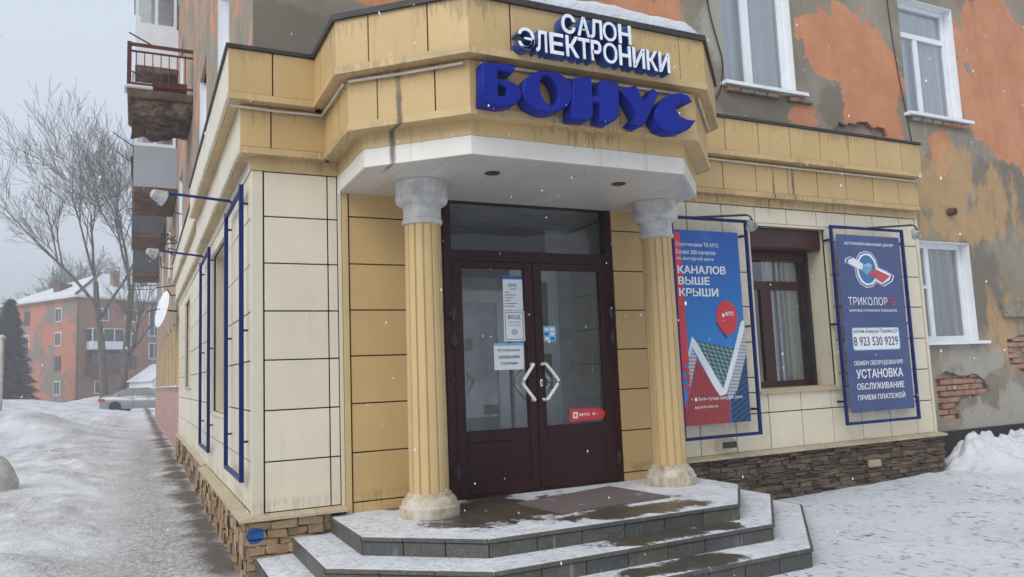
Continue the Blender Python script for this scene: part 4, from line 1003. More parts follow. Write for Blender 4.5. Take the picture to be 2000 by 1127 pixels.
def sign_row(word, xs_, ymid, z0, z1):
    for ch, (a, b) in zip(word, xs_):
        bo = .010 if ch in 'ЭО' else .026
        x0 = ony((O4[0]+a/S4, O4[1]+ymid/S4), FYS)[0]; x1 = ony((O4[0]+b/S4, O4[1]+ymid/S4), FYS)[0]
        body = mobj('letter', fit_text(ch, x0, x1, z0, z1, FYS+.052, bo, 0, .10), M['signside'], small)
        mobj('letter_face', fit_text(ch, x0+.002, x1-.002, z0+.002, z1-.002, FYS-.003, bo*.85, 0, .006), M['signwhite'], body)
za = lambda x, y: float(ony((O4[0]+x/S4, O4[1]+y/S4), FYS)[2])
print('sign z', za(790, 70), za(790, 240), za(1250, 175), za(1250, 315), za(450, 180), za(450, 355), za(1560, 395), za(1560, 570))
sign_row('САЛОН', [(735, 850), (862, 968), (968, 1066), (1070, 1182), (1196, 1300)], 185, (za(790, 240)+za(1250, 315))/2, (za(790, 72)+za(1250, 165))/2)
sign_row('ЭЛЕКТРОНИКИ', [(385, 522), (530, 622), (640, 755), (772, 880), (872, 968), (976, 1062), (1075, 1190), (1202, 1300), (1312, 1412), (1424, 1516), (1522, 1612)], 370, (za(450, 352)+za(1560, 560))/2, (za(450, 175)+za(1560, 395))/2)
MB().tube([(1.9, FYS+.09, 3.82), (2.85, FYS+.09, 3.82)], .008, 6).build('mounting_rail', M['blackmetal'], small); MB().tube([(2.1, FYS+.09, 4.0), (2.6, FYS+.09, 4.0)], .008, 6).build('mounting_rail', M['blackmetal'], small)

# ------------------------------------------------------------------ banner frames and banners
def frame(x0, x1, z0, z1, label, lampx, lampout, snowcap=False):
    y = -.115
    t = thing('banner_frame', label, 'banner frame', ((x0+x1)/2, y, z0))
    rr = .016
    for a, b in (((x0, z0-.016), (x0, z1+.016)), ((x1, z0-.016), (x1, z1+.016)), ((x0, z0), (x1, z0)), ((x0, z1), (x1, z1))):
        v = a[0] == b[0]
        lo = (a[0]-(rr if v else -rr-.001), y-rr+(0 if v else .002), a[1]-(0 if v else rr)); hi = (b[0]+(rr if v else -rr-.001), y+rr-(0 if v else .002), b[1]+(0 if v else rr))
        box('tube', lo, hi, M['bluetube'], t, .003)
    for xx in (x0, x1):
        for zz in (z0+.25, (z0+z1)/2, z1-.15): box('bracket', (xx-.01, y+rr+.001, zz-.012), (xx+.01, -.004, zz+.012), M['bluetube'], t)
    # arm with flood lamp
    a = np.array([lampx-.62, y-.0, z1+.01]); b = np.array([lampx, y-lampout, z1+.05])
    MB().tube([a, b], .012, 8).build('lamp_arm', M['blackmetal'], t, True)
    MB().tube([b, b+[.03, -.02, -.02], b+[.06, -.03, -.09]], .009, 6).build('lamp_bracket', M['blackmetal'], t, True)
    c_ = b+np.array([.05, -.0, -.10])
    me = MB().lathe([(.020, .06), (.034, .05), (.040, .02), (.056, -.03), (.062, -.05), (.054, -.05)], (0, 0), 18).me(True)
    mobj('flood_lamp', me, M['lampwhite'], t, False, tuple(c_), (R(-35), R(25), 0))
    return t
FZ0, FZ1 = .735, 3.008
f1 = frame(4.12, 5.125, FZ0, FZ1, 'blue tube frame behind the right column carrying the red roof banner', 5.06, .10)
f2 = frame(6.425, 7.642, FZ0+.01, FZ1+.01, 'blue tube frame right of the shop window carrying the slate blue banner', 7.66, .14)
def lacing(t, fx0, fx1, fz0, fz1, bx0, bx1, bz0, bz1, y):
    m_ = MB()
    n = 9
    for i in range(n):
        u = i/(n-1); zb = bz0+(bz1-bz0)*u; zf = zb+random.uniform(-.05, .05)
        m_.tube([(bx1-.01, y, zb), (fx1, y, zf)], .0022, 4); m_.tube([(bx0+.01, y, zb), (fx0, y, zf)], .0022, 4)
    for i in range(7):
        u = i/6; xb = bx0+(bx1-bx0)*u; s_ = .05 if i % 2 else -.05
        m_.tube([(xb, y, bz1-.01), (xb+s_, y, fz1)], .0022, 4); m_.tube([(xb, y, bz0+.01), (xb+s_, y, fz0)], .0022, 4)
    tag(m_.build('lacing', M['prgrey'], t), kind='stuff')
YB = -.118
def sheet(x0, x1, z0, z1, y, mat, name, amp=.004):
    n, m_ = 14, 26; v = []; f = []
    for j in range(m_+1):
        for i in range(n+1):
            u, w_ = i/n, j/m_; v.append((x0+(x1-x0)*u, y+amp*(fbm(np.array(u*2.2+x0), np.array(w_*5.0), 2)*2)*0, z0+(z1-z0)*w_))
    for j in range(m_):
        for i in range(n): a = j*(n+1)+i; f.append((a, a+1, a+n+2, a+n+1))
    return mesh(v, f, True)
bx0, bx1, bz0, bz1 = 4.075, 5.0, .866, 2.878
b1 = thing('red_roof_banner', 'bright blue vinyl banner with red gabled roof and red balloon', 'banner', (4.5, YB, bz0))
box('banner_sheet', (bx0, YB, bz0), (bx1, YB+.003, bz1), M['banblue'], b1); lacing(f1, 4.12, 5.125, FZ0, FZ1, bx0, bx1, bz0, bz1, YB)
def px2(pl, o, s): return [tuple(ony((o[0]+a/s, o[1]+b/s), YB)[[0, 2]]) for a, b in pl]
def decal(name, pts, layer, mat, parent, holes=()):
    me = flatpoly(pts, holes, .0006); ob = mobj(name, me, mat, parent); ob.location.y = YB-.001*layer-.0005; return ob
OA, SA = (1300, 440), 5.122; OB, SB = (1310, 620), 4.694
cl = lambda pts: [(min(max(a, bx0+.001), bx1-.001), min(max(b, bz0+.001), bz1-.001)) for a, b in pts]
decal('red_stripe', cl(px2([(45, 60), (135, 70), (212, 1127)], OA, SA)+px2([(160, 420), (85, 420)], OB, SB)), 1, M['prred'], b1)
decal('roof_tiles', cl(px2([(195, 180), (240, 215), (578, 280), (500, 650), (470, 655)], OB, SB)), 1, M['rooftile'], b1)
decal('red_wall', cl(px2([(235, 375), (190, 620), (95, 1000), (550, 965), (540, 700), (455, 720)], OB, SB)), 2, M['ribred'], b1)
decal('grey_soffit', cl(px2([(190, 265), (235, 375), (180, 640), (155, 560), (165, 380)], OB, SB)), 3, M['boards'], b1)
decal('navy_wall', cl(px2([(690, 330), (745, 950), (560, 965), (548, 740), (600, 690)], OB, SB)), 2, M['siding'], b1)
decal('eave_boards', cl(px2([(690, 80), (700, 330), (610, 660), (540, 760), (520, 700)], OB, SB)), 3, M['boards'], b1)
decal('bargeboard', cl(px2([(190, 175), (225, 215), (480, 655), (580, 290), (640, 40), (700, 20), (680, 100), (590, 420), (510, 700), (450, 720), (390, 630), (195, 270), (165, 370), (158, 330)], OB, SB)), 4, M['prpale'], b1)
bc = px2([(610, 925), (715, 925), (610, 750)], OA, SA); rx_, rz_ = bc[1][0]-bc[0][0], bc[2][1]-bc[0][1]
decal('balloon', [(bc[0][0]+rx_*math.cos(a)*1.0-.0*math.sin(a), bc[0][1]+rz_*math.sin(a)*.98) for a in np.linspace(0, 2*math.pi, 40, endpoint=False)], 5, M['prred'], b1)
def btxt(txt, pa, pb, o, s, mat, parent, bold=.0, layer=6, ht=None, rot=0):
    (x0, z1), (x1, z0) = px2([pa, pb], o, s); return mobj('lettering', fit_text(txt, x0, x1, z0, z1, YB-.001*layer, bold, rot), mat, parent)
def rowtxt(txt, x0, x1, pmid, hpx, o, s, mat, parent, bold=0.0, layer=6):
    """row of text: start/end x in zoom pixels, centre y at start, cap height in zoom pixels"""
    a = ony((o[0]+x0/s, o[1]+pmid/s), YB); b = a.copy()
    xe = ony((o[0]+x1/s, o[1]+pmid/s), YB)[0]; h = hpx/s*a_scale(a)
    o_ = mobj('lettering', fit_text(txt, a[0], xe, a[2]-h/2, a[2]+h/2, YB-.001*layer, bold), mat, parent)
    if hpx/s < 13: o_['kind'] = 'stuff'
    return o_
def a_scale(p_): return float((p_-CAM)@fw)/FPX
rowtxt('Спутниковое ТВ МТС', 98, 525, 190, 52, OA, SA, M['prwhite'], b1, .012)
rowtxt('Более 200 каналов', 100, 492, 262, 46, OA, SA, M['prwhite'], b1, .012); rowtxt('по выгодной цене', 108, 474, 330, 46, OA, SA, M['prwhite'], b1, .012)
rowtxt('КАНАЛОВ', 115, 595, 440, 84, OA, SA, M['prwhite'], b1, .035); rowtxt('ВЫШЕ', 122, 438, 552, 82, OA, SA, M['prwhite'], b1, .035); rowtxt('КРЫШИ', 130, 523, 668, 84, OA, SA, M['prwhite'], b1, .035)
rowtxt('МТС', 595, 678, 885, 42, OA, SA, M['prwhite'], b1, .03); 
def egg(px_, o, s, h, mat, parent, layer=6):
    c_ = ony((o[0]+px_[0]/s, o[1]+px_[1]/s), YB); r_ = h*.5*a_scale(c_)/s
    decal('egg_emblem', [(c_[0]+r_*.72*math.cos(a)*(1-.18*math.sin(a)), c_[2]+r_*math.sin(a)) for a in np.linspace(0, 2*math.pi, 20, endpoint=False)], layer, mat, parent)
egg((573, 900), OA, SA, 42, M['prwhite'], b1); egg((228, 752), OB, SB, 40, M['prwhite'], b1, 6)
rowtxt('Быть лучше каждый день', 252, 660, 752, 44, OB, SB, M['prwhite'], b1, .008); rowtxt('sputnik.mts.ru', 218, 430, 828, 36, OB, SB, M['prwhite'], b1, .008)
btxt('МТС', (85, 385), (185, 720), OB, SB, M['prred'], b1, .05, 6, rot=-math.pi/2); btxt('ТВ', (110, 765), (160, 850), OB, SB, M['prred'], b1, .03, 6, rot=-math.pi/2)
decal('dish_arm', cl(px2([(508, 985), (520, 975), (545, 1020), (600, 1100), (620, 1127), (600, 1127)], OA, SA)), 6, M['prdark'], b1)

bx0, bx1, bz0, bz1 = 6.498, 7.578, .862, 2.932
b2 = thing('slate_blue_banner', 'slate blue vinyl banner with globe emblem and white lettering', 'banner', (7.05, YB, bz0))
box('banner_sheet', (bx0, YB, bz0), (bx1, YB+.003, bz1), M['banslate'], b2); lacing(f2, 6.425, 7.642, FZ0+.01, FZ1+.01, bx0, bx1, bz0, bz1, YB)
OC, SC = (1620, 440), 5.634; OD, SD = (1600, 420), 2.622
def ol(pts, g):     # grow an outline about its centre
    c_ = np.mean(pts, 0); return [tuple(c_+(np.array(p_)-c_)*g) for p_ in pts]
emb = px2([(205, 385), (255, 362), (310, 385), (340, 330), (400, 310), (455, 330), (500, 390), (525, 470), (600, 500), (672, 545), (655, 600), (575, 650), (505, 610), (470, 650), (410, 660), (350, 620), (310, 550), (300, 470), (205, 420)], OC, SC)
decal('emblem_rim', ol(emb, 1.16), 1, M['prwhite'], b2); decal('emblem_rim', ol(emb, 1.11), 2, M['banslate'], b2); decal('emblem_rim', ol(emb, 1.02), 3, M['prwhite'], b2)
c_ = px2([(412, 485), (505, 485), (412, 330)], OC, SC)
decal('globe', [(c_[0][0]+(c_[1][0]-c_[0][0])*math.cos(a), c_[0][1]+(c_[2][1]-c_[0][1])*math.sin(a)) for a in np.linspace(0, 2*math.pi, 40, endpoint=False)], 4, M['prtealglobe'], b2)
decal('white_panel', px2([(205, 385), (255, 362), (365, 425), (360, 495), (215, 425)], OC, SC), 5, M['prpale'], b2)
decal('cyan_cube', px2([(365, 440), (420, 415), (465, 440), (460, 490), (415, 550), (365, 515)], OC, SC), 6, M['prcyan'], b2); decal('cyan_cube_top', px2([(365, 440), (420, 415), (465, 440), (415, 465)], OC, SC), 7, M['prcyanlight'], b2)
decal('red_panel', px2([(420, 530), (485, 478), (660, 560), (578, 635)], OC, SC), 7, M['prpinkred'], b2)
rowtxt('АВТОРИЗИРОВАННЫЙ ДИЛЕР', 155, 693, 195, 46, OC, SC, M['prwhite'], b2, .02)
rowtxt('ТРИКОЛОР', 203, 632, 835, 92, OC, SC, M['prwhite'], b2, .004); rowtxt('ТВ', 650, 722, 838, 84, OC, SC, M['prpinkred'], b2, .01)
rowtxt('ЦИФРОВОЕ СПУТНИКОВОЕ ТЕЛЕВИДЕНИЕ', 215, 738, 940, 34, OC, SC, M['prwhite'], b2, .02)
pl = px2([(165, 575), (405, 568), (411, 690), (175, 695)], OD, SD); x0, x1 = pl[0][0], pl[1][0]; z1_, z0_ = pl[0][1]-.005, pl[3][1]
def rrect(x0, x1, z0, z1, r_):
    out = []
    for cx, cz, a0 in ((x1-r_, z1-r_, 0), (x0+r_, z1-r_, 90), (x0+r_, z0+r_, 180), (x1-r_, z0+r_, 270)):
        out += [(cx+r_*math.cos(R(a0+t)), cz+r_*math.sin(R(a0+t))) for t in (0, 30, 60, 90)]
    return out
decal('phone_plate', rrect(x0, x1, z0_, z1_, .03), 1, M['prcyanlight'], b2); decal('phone_plate', rrect(x0+.012, x1-.012, z0_+.012, z1_-.012, .025), 2, M['prwhite'], b2)
rowtxt('магазин «Бонус»ул. Пушкина д.2А', 174, 400, 597, 26, OD, SD, M['ink'], b2, .0); rowtxt('8 923 530 9229', 176, 402, 648, 46, OD, SD, M['ink'], b2, .005)
rowtxt('ОБМЕН ОБОРУДОВАНИЯ', 177, 427, 762, 28, OD, SD, M['prwhite'], b2, .02); rowtxt('УСТАНОВКА', 188, 428, 815, 48, OD, SD, M['prwhite'], b2, .03)
rowtxt('ОБСЛУЖИВАНИЕ', 192, 434, 880, 34, OD, SD, M['prwhite'], b2, .025); rowtxt('ПРИЕМ ПЛАТЕЖЕЙ', 197, 440, 933, 34, OD, SD, M['prwhite'], b2, .025)

# empty frames on the side face, with lamps on long arms
def side_frame(y0, y1, label, lamp_px, lampx):
    x = -.055; z0, z1 = .70, 3.08; rr = .018
    t = thing('banner_frame', label, 'banner frame', (x, (y0+y1)/2, z0))
    for yy in (y0, y1): box('tube', (x-rr, yy-rr, z0-.02), (x+rr, yy+rr, z1+.04), M['bluetube'], t, .003)
    for zz in (z0, z1): box('tube', (x-rr+.002, y0+rr+.001, zz-rr), (x+rr-.002, y1-rr-.001, zz+rr), M['bluetube'], t, .003)
    for yy in (y0, y1):
        for zz in (z0+.3, 1.9, z1-.12): box('bracket', (x+rr+.001, yy-.009, zz-.009), (-.003, yy+.009, zz+.009), M['blackmetal'], t)
    q = (y0+y1)/2; e = np.array([lampx, q+.25, z1+.13]); a = np.array([x, q, z1])
    MB().tube([a, a+[-.03, .0, .03], e], .013, 8).build('lamp_arm', M['bluetube'], t, True)
    me = MB().lathe([(.02, .06), (.04, .05), (.055, .0), (.075, -.06), (.07, -.065), (.03, -.03)], (0, 0), 18).me(True)
    mobj('flood_lamp', me, M['lampwhite'], t, False, tuple(e+np.array([-.05, 0, -.03])), (R(20), R(-70), 0))
    return t
side_frame(.22, 1.42, 'nearer empty blue tube frame with lamp arm on the side wall', None, -.62)
side_frame(3.40, 4.72, 'farther empty blue tube frame on the side wall past the window', None, -.62)

# ------------------------------------------------------------------ notices on the door and posters inside
def notice(name, pxa, pxb, label, cat, y=.0105, mat='paper', group=None):
    a, b = ony(pxa, y), ony(pxb, y); x0, x1, z1, z0 = a[0], b[0], a[2], b[2]
    t = thing(name, label, cat, (float(x0), y, float(z0)), 0, group); box('sheet', (x0, y-.0008, z0), (x1, y, z1), M[mat], t); return t, float(x0), float(x1), float(z0), float(z1), y-.0012
def line(t, txt, x0, x1, z0, z1, y, mat='ink', bold=.0): mobj('lettering', fit_text(txt, x0, x1, z0, z1, y, bold), M[mat], t)
def bar(t, x0, x1, z0, z1, y, mat, name='printed_strip'): box(name, (x0, y-.0002, z0), (x1, y+.0003, z1), M[mat], t)
t, x0, x1, z0, z1, y = notice('opening_hours_notice', (981, 538), (1022, 606), 'white opening hours sheet, topmost notice on the left door leaf', 'notice')
W_, H_ = x1-x0, z1-z0; bar(t, x0, x1, z1-.035, z1, y, 'inkblue')
line(t, 'БОНУС', x0+W_*.28, x0+W_*.72, z1-.105, z1-.075, y, 'ink', .03); line(t, 'магазин', x0+W_*.35, x0+W_*.68, z1-.135, z1-.118, y)
for i in range(6): bar(t, x0+W_*.08, x0+W_*(.3+.5*((i*37) % 10)/10), z1-.16-i*.026, z1-.154-i*.026, y, 'ink')
t, x0, x1, z0, z1, y = notice('entry_notice', (983, 607), (1026, 666), 'white ВХОД notice with a rounded border, below the opening hours', 'notice'); W_, H_ = x1-x0, z1-z0
me = flatpoly(rrect(x0+.014, x1-.014, z0+.014, z1-.014, .014), [rrect(x0+.019, x1-.019, z0+.019, z1-.019, .012)], .0004); o = mobj('printed_border', me, M['ink'], t); o.location.y = y
line(t, 'ВХОД', x0+W_*.2, x1-W_*.2, z1-.085, z1-.04, y, 'ink', .03); line(t, 'БЕЗ МАСОК', x0+W_*.22, x1-W_*.2, z1-.115, z1-.098, y); line(t, 'ЗАПРЕЩЁН', x0+W_*.22, x1-W_*.2, z1-.145, z1-.128, y)
me = flatpoly([((x0+x1)/2+.035*math.cos(a), z0+.085+.03*math.sin(a)) for a in np.linspace(0, 6.28, 14, endpoint=False)], (), .0004); o = mobj('mask_picture', me, M['prgrey'], t); o.location.y = y
t, x0, x1, z0, z1, y = notice('slippery_steps_notice', (964, 671), (1024, 721), 'white landscape slippery steps warning sheet with bold words on the door', 'notice'); W_, H_ = x1-x0, z1-z0
bar(t, x0, x1, z1-.022, z1, y, 'lightblue')
for i, s_ in enumerate(('Осторожно', 'скользкие', 'ступени')): e = (.12, .14, .22)[i]; line(t, s_, x0+W_*e, x1-W_*e, z1-.08-i*.062, z1-.05-i*.062, y, 'ink', .03)
t, x0, x1, z0, z1, y = notice('bank_card_sticker', (1060, 637), (1086, 667), 'small light blue card payment sticker on the right door leaf', 'sticker', mat='lightblue'); W_, H_ = x1-x0, z1-z0
for i in range(2):
    for j in range(3): bar(t, x0+W_*(.12+.45*i), x0+W_*(.44+.45*i), z0+H_*(.1+.3*j), z0+H_*(.28+.3*j), y, ['prwhite', 'inkblue', 'prpale'][(i+j) % 3])
a = [ony(q, .0105) for q in ((1112, 798), (1172, 797), (1184, 806), (1176, 818), (1114, 824))]
t = thing('red_arrow_sticker', 'red МТС sticker with an arrow at the foot of the right pane', 'sticker', tuple(map(float, a[4])))
me = flatpoly([(q[0], q[2]) for q in a], (), .0008); o = mobj('sheet', me, M['prred'], t); o.location.y = .0095; y = .0085
q = ony((1118, 811), y); line(t, 'МТС', float(ony((1132, 811), y)[0]), float(ony((1152, 811), y)[0]), float(q[2])-.014, float(q[2])+.014, y, 'prwhite', .04)
line(t, '←', float(ony((1156, 811), y)[0]), float(ony((1168, 811), y)[0]), float(q[2])-.016, float(q[2])+.016, y, 'prwhite', .01)
q = ony((1124, 811), y); me = flatpoly(rrect(q[0]-.026, q[0]+.026, q[2]-.03, q[2]+.03, .008), [[(q[0]+.012*math.cos(b), q[2]+.017*math.sin(b)) for b in np.linspace(0, 6.28, 14, endpoint=False)]], .0004); o = mobj('egg_emblem', me, M['prwhite'], t); o.location.y = y
# posters on the inner right side of the vestibule
def poster(name, y, x0, x1, z0, z1, mat, label):
    o = thing(name, label, 'poster', (x0, y, z0)); box('sheet', (x0, y-.004, z0), (x1, y, z1), M[mat], o); return o
t = poster('green_person_poster', 1.0, 2.98, 3.24, 1.86, 2.45, 'green', 'tall green poster with a face seen through the right door pane')
me = MB().lathe([(.001, 0), (.06, .001), (.001, .002)], (0, 0), 20).me(); o = mobj('printed_face', me, M['skinprint'], t, False, (3.14, .994, 2.12), (R(90), 0, 0)); o.scale = (1, 1.35, 1)
t = poster('green_offer_poster', 1.0, 3.00, 3.26, 1.28, 1.66, 'green', 'short green poster with a white dot seen through the right door pane'); bar(t, 3.03, 3.18, 1.57, 1.60, .994, 'greenlt')
t = poster('yellow_poster', .9, 1.60, 1.82, 1.95, 2.30, 'yellow', 'yellow and blue poster inside the vestibule at the left pane'); bar(t, 1.60, 1.82, 1.95, 2.15, .894, 'bluepale')
m_ = MB(); m_.box((2.80, 1.02, .385), (2.88, 1.08, 2.6)).box((3.30, 1.02, .385), (3.38, 1.08, 2.6)).box((2.88, 1.03, .385), (3.30, 1.07, 2.6)); m_.build('vestibule_partition', M['white_pvc'], shop)

# vent box on the plinth ledge
a = ony((1397, 862), -.0); 
vt = thing('air_vent', 'small beige vent hood low on the wall under the red roof banner', 'vent', (4.67, -.01, .56))
me = MB().add([(4.60, -.001, .585), (4.80, -.001, .585), (4.80, -.001, .72), (4.60, -.001, .72), (4.60, -.11, .61), (4.80, -.11, .61), (4.80, -.11, .675), (4.60, -.11, .675)], [(0, 1, 2, 3), (0, 4, 5, 1), (1, 5, 6, 2), (2, 6, 7, 3), (3, 7, 4, 0)]).me(); mobj('hood', me, M['cream_trim'], vt)
box('opening', (4.612, -.112, .618), (4.788, -.1105, .668), M['joint'], vt)
# cables on the wall
def cable(pxs, y, rad, label, jit=.0):
    pts = [ony(p_, y) for p_ in pxs]; out = []
    for i in range(len(pts)-1):
        for s_ in range(4):
            t_ = s_/4; p0 = pts[max(i-1, 0)]; p1 = pts[i]; p2 = pts[i+1]; p3 = pts[min(i+2, len(pts)-1)]
            out.append(.5*((2*p1)+(-p0+p2)*t_+(2*p0-5*p1+4*p2-p3)*t_**2+(-p0+3*p1-3*p2+p3)*t_**3))
    out.append(pts[-1]); tag(MB().tube(out, rad, 6).build('cable', M['cable'], None, True), label, 'cable')
cable([(1376, -40), (1385, 20), (1398, 70), (1411, 120), (1408, 170), (1395, 196), (1374, 207)], BY-.02, .009, 'black cable looping down the wall beside the canopy')
cable([(1728, -60), (1735, 20), (1752, 130), (1770, 220), (1782, 283)], BY-.015, .007, 'thin black cable running down between the two upper windows')
tag(MB().lathe([(.05, 0), (.055, .02), (.05, .10), (.035, .10), (.03, .03)], (0, 0), 14).build('pipe_stub', M['rustbrown'], None, True), 'short rusty pipe stub sticking out of the stained wall', 'pipe')
o = bpy.data.objects['pipe_stub']; o.location = tuple(ony((1852, 415), BY-.0)); o.rotation_euler = (R(90), 0, R(15))

# satellite dish and wall clutter on the side wall
c_ = at((313, 603), 18.5); ds = thing('satellite_dish', 'white satellite dish on a bracket far along the side wall', 'dish', tuple(map(float, c_)))
v = []; f = []; n = 24; K = 5
for j in range(K+1):
    for i in range(n): rr = .42*j/K; a = 2*math.pi*i/n; v.append((rr*math.cos(a), .28*rr*rr-.01, rr*math.sin(a)*1.08))
for j in range(K):
    for i in range(n): f.append((j*n+i, j*n+(i+1) % n, (j+1)*n+(i+1) % n, (j+1)*n+i))
mobj('reflector', mesh(v, f, True), M['white_pvc'], ds, True, None, (R(-12), 0, R(-74)))
MB().tube([c_, c_+[.25, .05, -.05], [BX, c_[1]+.1, c_[2]-.05]], .02, 6).build('bracket', M['cable'], ds); MB().tube([c_, c_+[-.3, -.2, -.1]], .01, 5).build('feed_arm', M['cable'], ds)
wc = thing('wall_brackets', 'tangle of black antenna brackets and cables on the far side wall', 'brackets', (BX, 13.0, 4.2))
for i in range(11):
    y_ = random.uniform(11.5, 15.5); z_ = random.uniform(3.6, 5.6); p0 = np.array([BX, y_, z_]); p1 = p0+[random.uniform(-.55, -.15), random.uniform(-.2, .2), random.uniform(-.15, .25)]
    MB().tube([p0, p1, p1+[random.uniform(-.1, .1), random.uniform(-.2, .2), random.uniform(-.3, .3)]], .014, 5).build('rod', M['cable'], wc)

# ------------------------------------------------------------------ heaps of snow
def heap(name, pts, label, mat, seed, rough=.35, res=3):
    """pts: (x,y,z,r) blobs merged through metaball-like union in one mesh"""
    mb = bpy.data.metaballs.new('mb'); mb.resolution = .05; mb.threshold = .35
    for (x, y, z, r_) in pts: e = mb.elements.new(); e.co = (x, y, z); e.radius = r_
    o = bpy.data.objects.new('tmpmb', mb); COL.objects.link(o); bpy.context.view_layer.update()
    me = bpy.data.meshes.new_from_object(o.evaluated_get(bpy.context.evaluated_depsgraph_get())); bpy.data.objects.remove(o)
    rs = np.random.default_rng(seed)
    co = np.array([v.co[:] for v in me.vertices])
    n1 = fbm(co[:, 0]*3.1+seed, co[:, 1]*3.1+co[:, 2]*4.3, 4); n2 = fbm(co[:, 0]*9+co[:, 2]*7, co[:, 1]*9-co[:, 2]*5, 3)
    nr = np.array([v.normal[:] for v in me.vertices])
    co = co+nr*(n1*rough+n2*rough*.35)[:, None]
    for v, c in zip(me.vertices, co): v.co = c
    me.update(); me.shade_smooth(); me.materials.clear()
    return tag(mobj(name, me, mat), label, 'snow heap')
hx = np.arange(7.95, 12.2, .028); hy = np.arange(-1.45, .235, .028); HX_, HY_ = np.meshgrid(hx, hy)
env = sst(7.98, 8.75, HX_+.25*fbm(HX_*2, HY_*2, 3))*np.exp(-((HY_-.02)/.62)**2)*(.72+.5*fbm(HX_*.9+3, HY_*.9, 3))
rg = 1-np.abs(2*fbm(HX_*2.6, HY_*2.6+9, 4)); rg2 = 1-np.abs(2*fbm(HX_*7.1+4, HY_*7.1, 3))
hh = .62*env*(.62+.55*(rg-.55)+.22*(rg2-.5))+.10*env*fbm(HX_*15, HY_*15, 3)
HZ_ = ground_z(HX_, HY_)-.03+np.maximum(hh, 0)
nxx = len(hx); ii = (np.arange(len(hy)-1)[:, None]*nxx+np.arange(nxx-1)[None]).ravel()
me = mesh(np.stack([HX_, HY_, HZ_], -1).reshape(-1, 3).tolist(), np.stack([ii, ii+1, ii+1+nxx, ii+nxx], 1).tolist(), True)
tag(mobj('snow_heap', me, M['snowpure']), 'lumpy white snow heap shovelled against the wall at the right edge', 'snow heap')
c_ = onz((-12, 985), 0.0)
c_ = at((-18, 950), 10.5)
heap('snow_lump', [(c_[0], c_[1], .35, .42), (c_[0]-.2, c_[1]+.1, .2, .5), (c_[0]+.06, c_[1], .05, .4), (c_[0]-.3, c_[1], .5, .35)], 'dirty lump of snow cut by the left picture edge', M['snowdirty'], 5, .12)

# ------------------------------------------------------------------ background house
def m_far(name, col, var=.25, sc=.5): return simple(name, col, .9, var, sc, 0)
k = N('far_plaster'); p_ = k.pos(); a = k.noise(.28, 5, .6, vec=k.obj(), dist=.5); c = k.mix(k.ramp(a, .47, .54), (.55, .20, .12), (.24, .20, .17)); c = k.mix(k.ramp(k.noise(1.2, 4, vec=k.obj()), .4, .7, 0, .4), c, (.36, .22, .16)); M['farplaster'] = k.done(c, .9)
k = N('far_plaster_brown'); a = k.noise(.35, 5, .6, vec=k.obj()); c = k.mix(k.ramp(a, .42, .6), (.40, .19, .13), (.27, .18, .14)); M['farplaster2'] = k.done(c, .9)
A0 = at((147, 792), 92); A0[2] = 0
fdir = np.array([ray((147, 700))[0], ray((147, 700))[1]]); fdir /= np.linalg.norm(fdir); ldir = np.array([fdir[1], -fdir[0]])
ang = math.atan2(*( (ldir*math.cos(R(31))+fdir*math.sin(R(31)))[::-1]))
fb = thing('background_house', 'four storey orange plaster house with snowy hip roof across the yard', 'building', tuple(map(float, A0)), ang)
FH, LR, LL = 13.0, 26.0, 15.5
def fbox(name, lo, hi, mat, parent=None): return box(name, lo, hi, mat, parent or fb, 0, True)
HX = [(2.3, .0)]
fbox('wall', (0, 0, -1), (LR, .3, FH), M['farplaster2']); fbox('wall', (0, .301, -1), (.3, LL, FH), M['farplaster']); fbox('wall', (.301, LL-.3, -1), (LR, LL, FH), M['farplaster2']); fbox('wall', (LR-.3, .301, -1), (LR, LL-.301, FH), M['farplaster2'])
rf = MB(); e = .7
rf.add([(-e, -e, FH), (LR+e, -e, FH), (LR+e, LL+e, FH), (-e, LL+e, FH), (LL*.5, LL/2, FH+4.2), (LR-LL*.5, LL/2, FH+4.2), (-e, -e, FH-.25), (LR+e, -e, FH-.25), (LR+e, LL+e, FH-.25), (-e, LL+e, FH-.25)],
       [(0, 1, 5, 4), (1, 2, 5), (2, 3, 4, 5), (3, 0, 4), (0, 6, 7, 1), (1, 7, 8, 2), (2, 8, 9, 3), (3, 9, 6, 0), (6, 9, 8, 7)])
roof = rf.build('roof', M['snowpure'], fb, local=True)
for (x, y, h) in ((6.5, 3.0, 2.2), (11.5, 4.5, 1.8), (15.0, 5.0, 2.6)): box('chimney', (x, y, FH+1), (x+.9, y+.7, FH+1+h+.8), M['farplaster2'], roof, 0, True)
box('dormer', (1.6, 6.5, FH+.9), (3.2, 8.0, FH+2.2), M['rustbrown'], roof, 0, True)
MB().tube([(-.62, -.62, FH+.05), (LL*.5, LL/2, FH+4.25)], .18, 5).build('hip_flashing', M['rustbrown'], roof, local=True)
MB().tube([(.0, -.12, -1), (.0, -.12, FH-.2)], .09, 6).build('downpipe', M['darkpanel'], fb, local=True)
def fwin(face, u, z, w_, h, dark=False, tall=False):
    fm = M['white_pvc'] if not dark else M['rustbrown']
    if face == 'r': lo, hi = (u, -.05, z), (u+w_, -.002, z+h)
    else: lo, hi = (-.05, u, z), (-.002, u+w_, z+h)
    wd = fbox('window', lo, hi, fm)
    t_ = .13; hv = (.5,) if not tall else (.5,)
    for a, b in ((t_, w_/2-.07), (w_/2+.07, w_-t_)):
        if face == 'r': box('pane', (u+a, -.09, z+t_), (u+b, -.051, z+h-t_), M['darkpanel'], wd, 0, True)
        else: box('pane', (-.09, u+a, z+t_), (-.051, u+b, z+h-t_), M['darkpanel'], wd, 0, True)
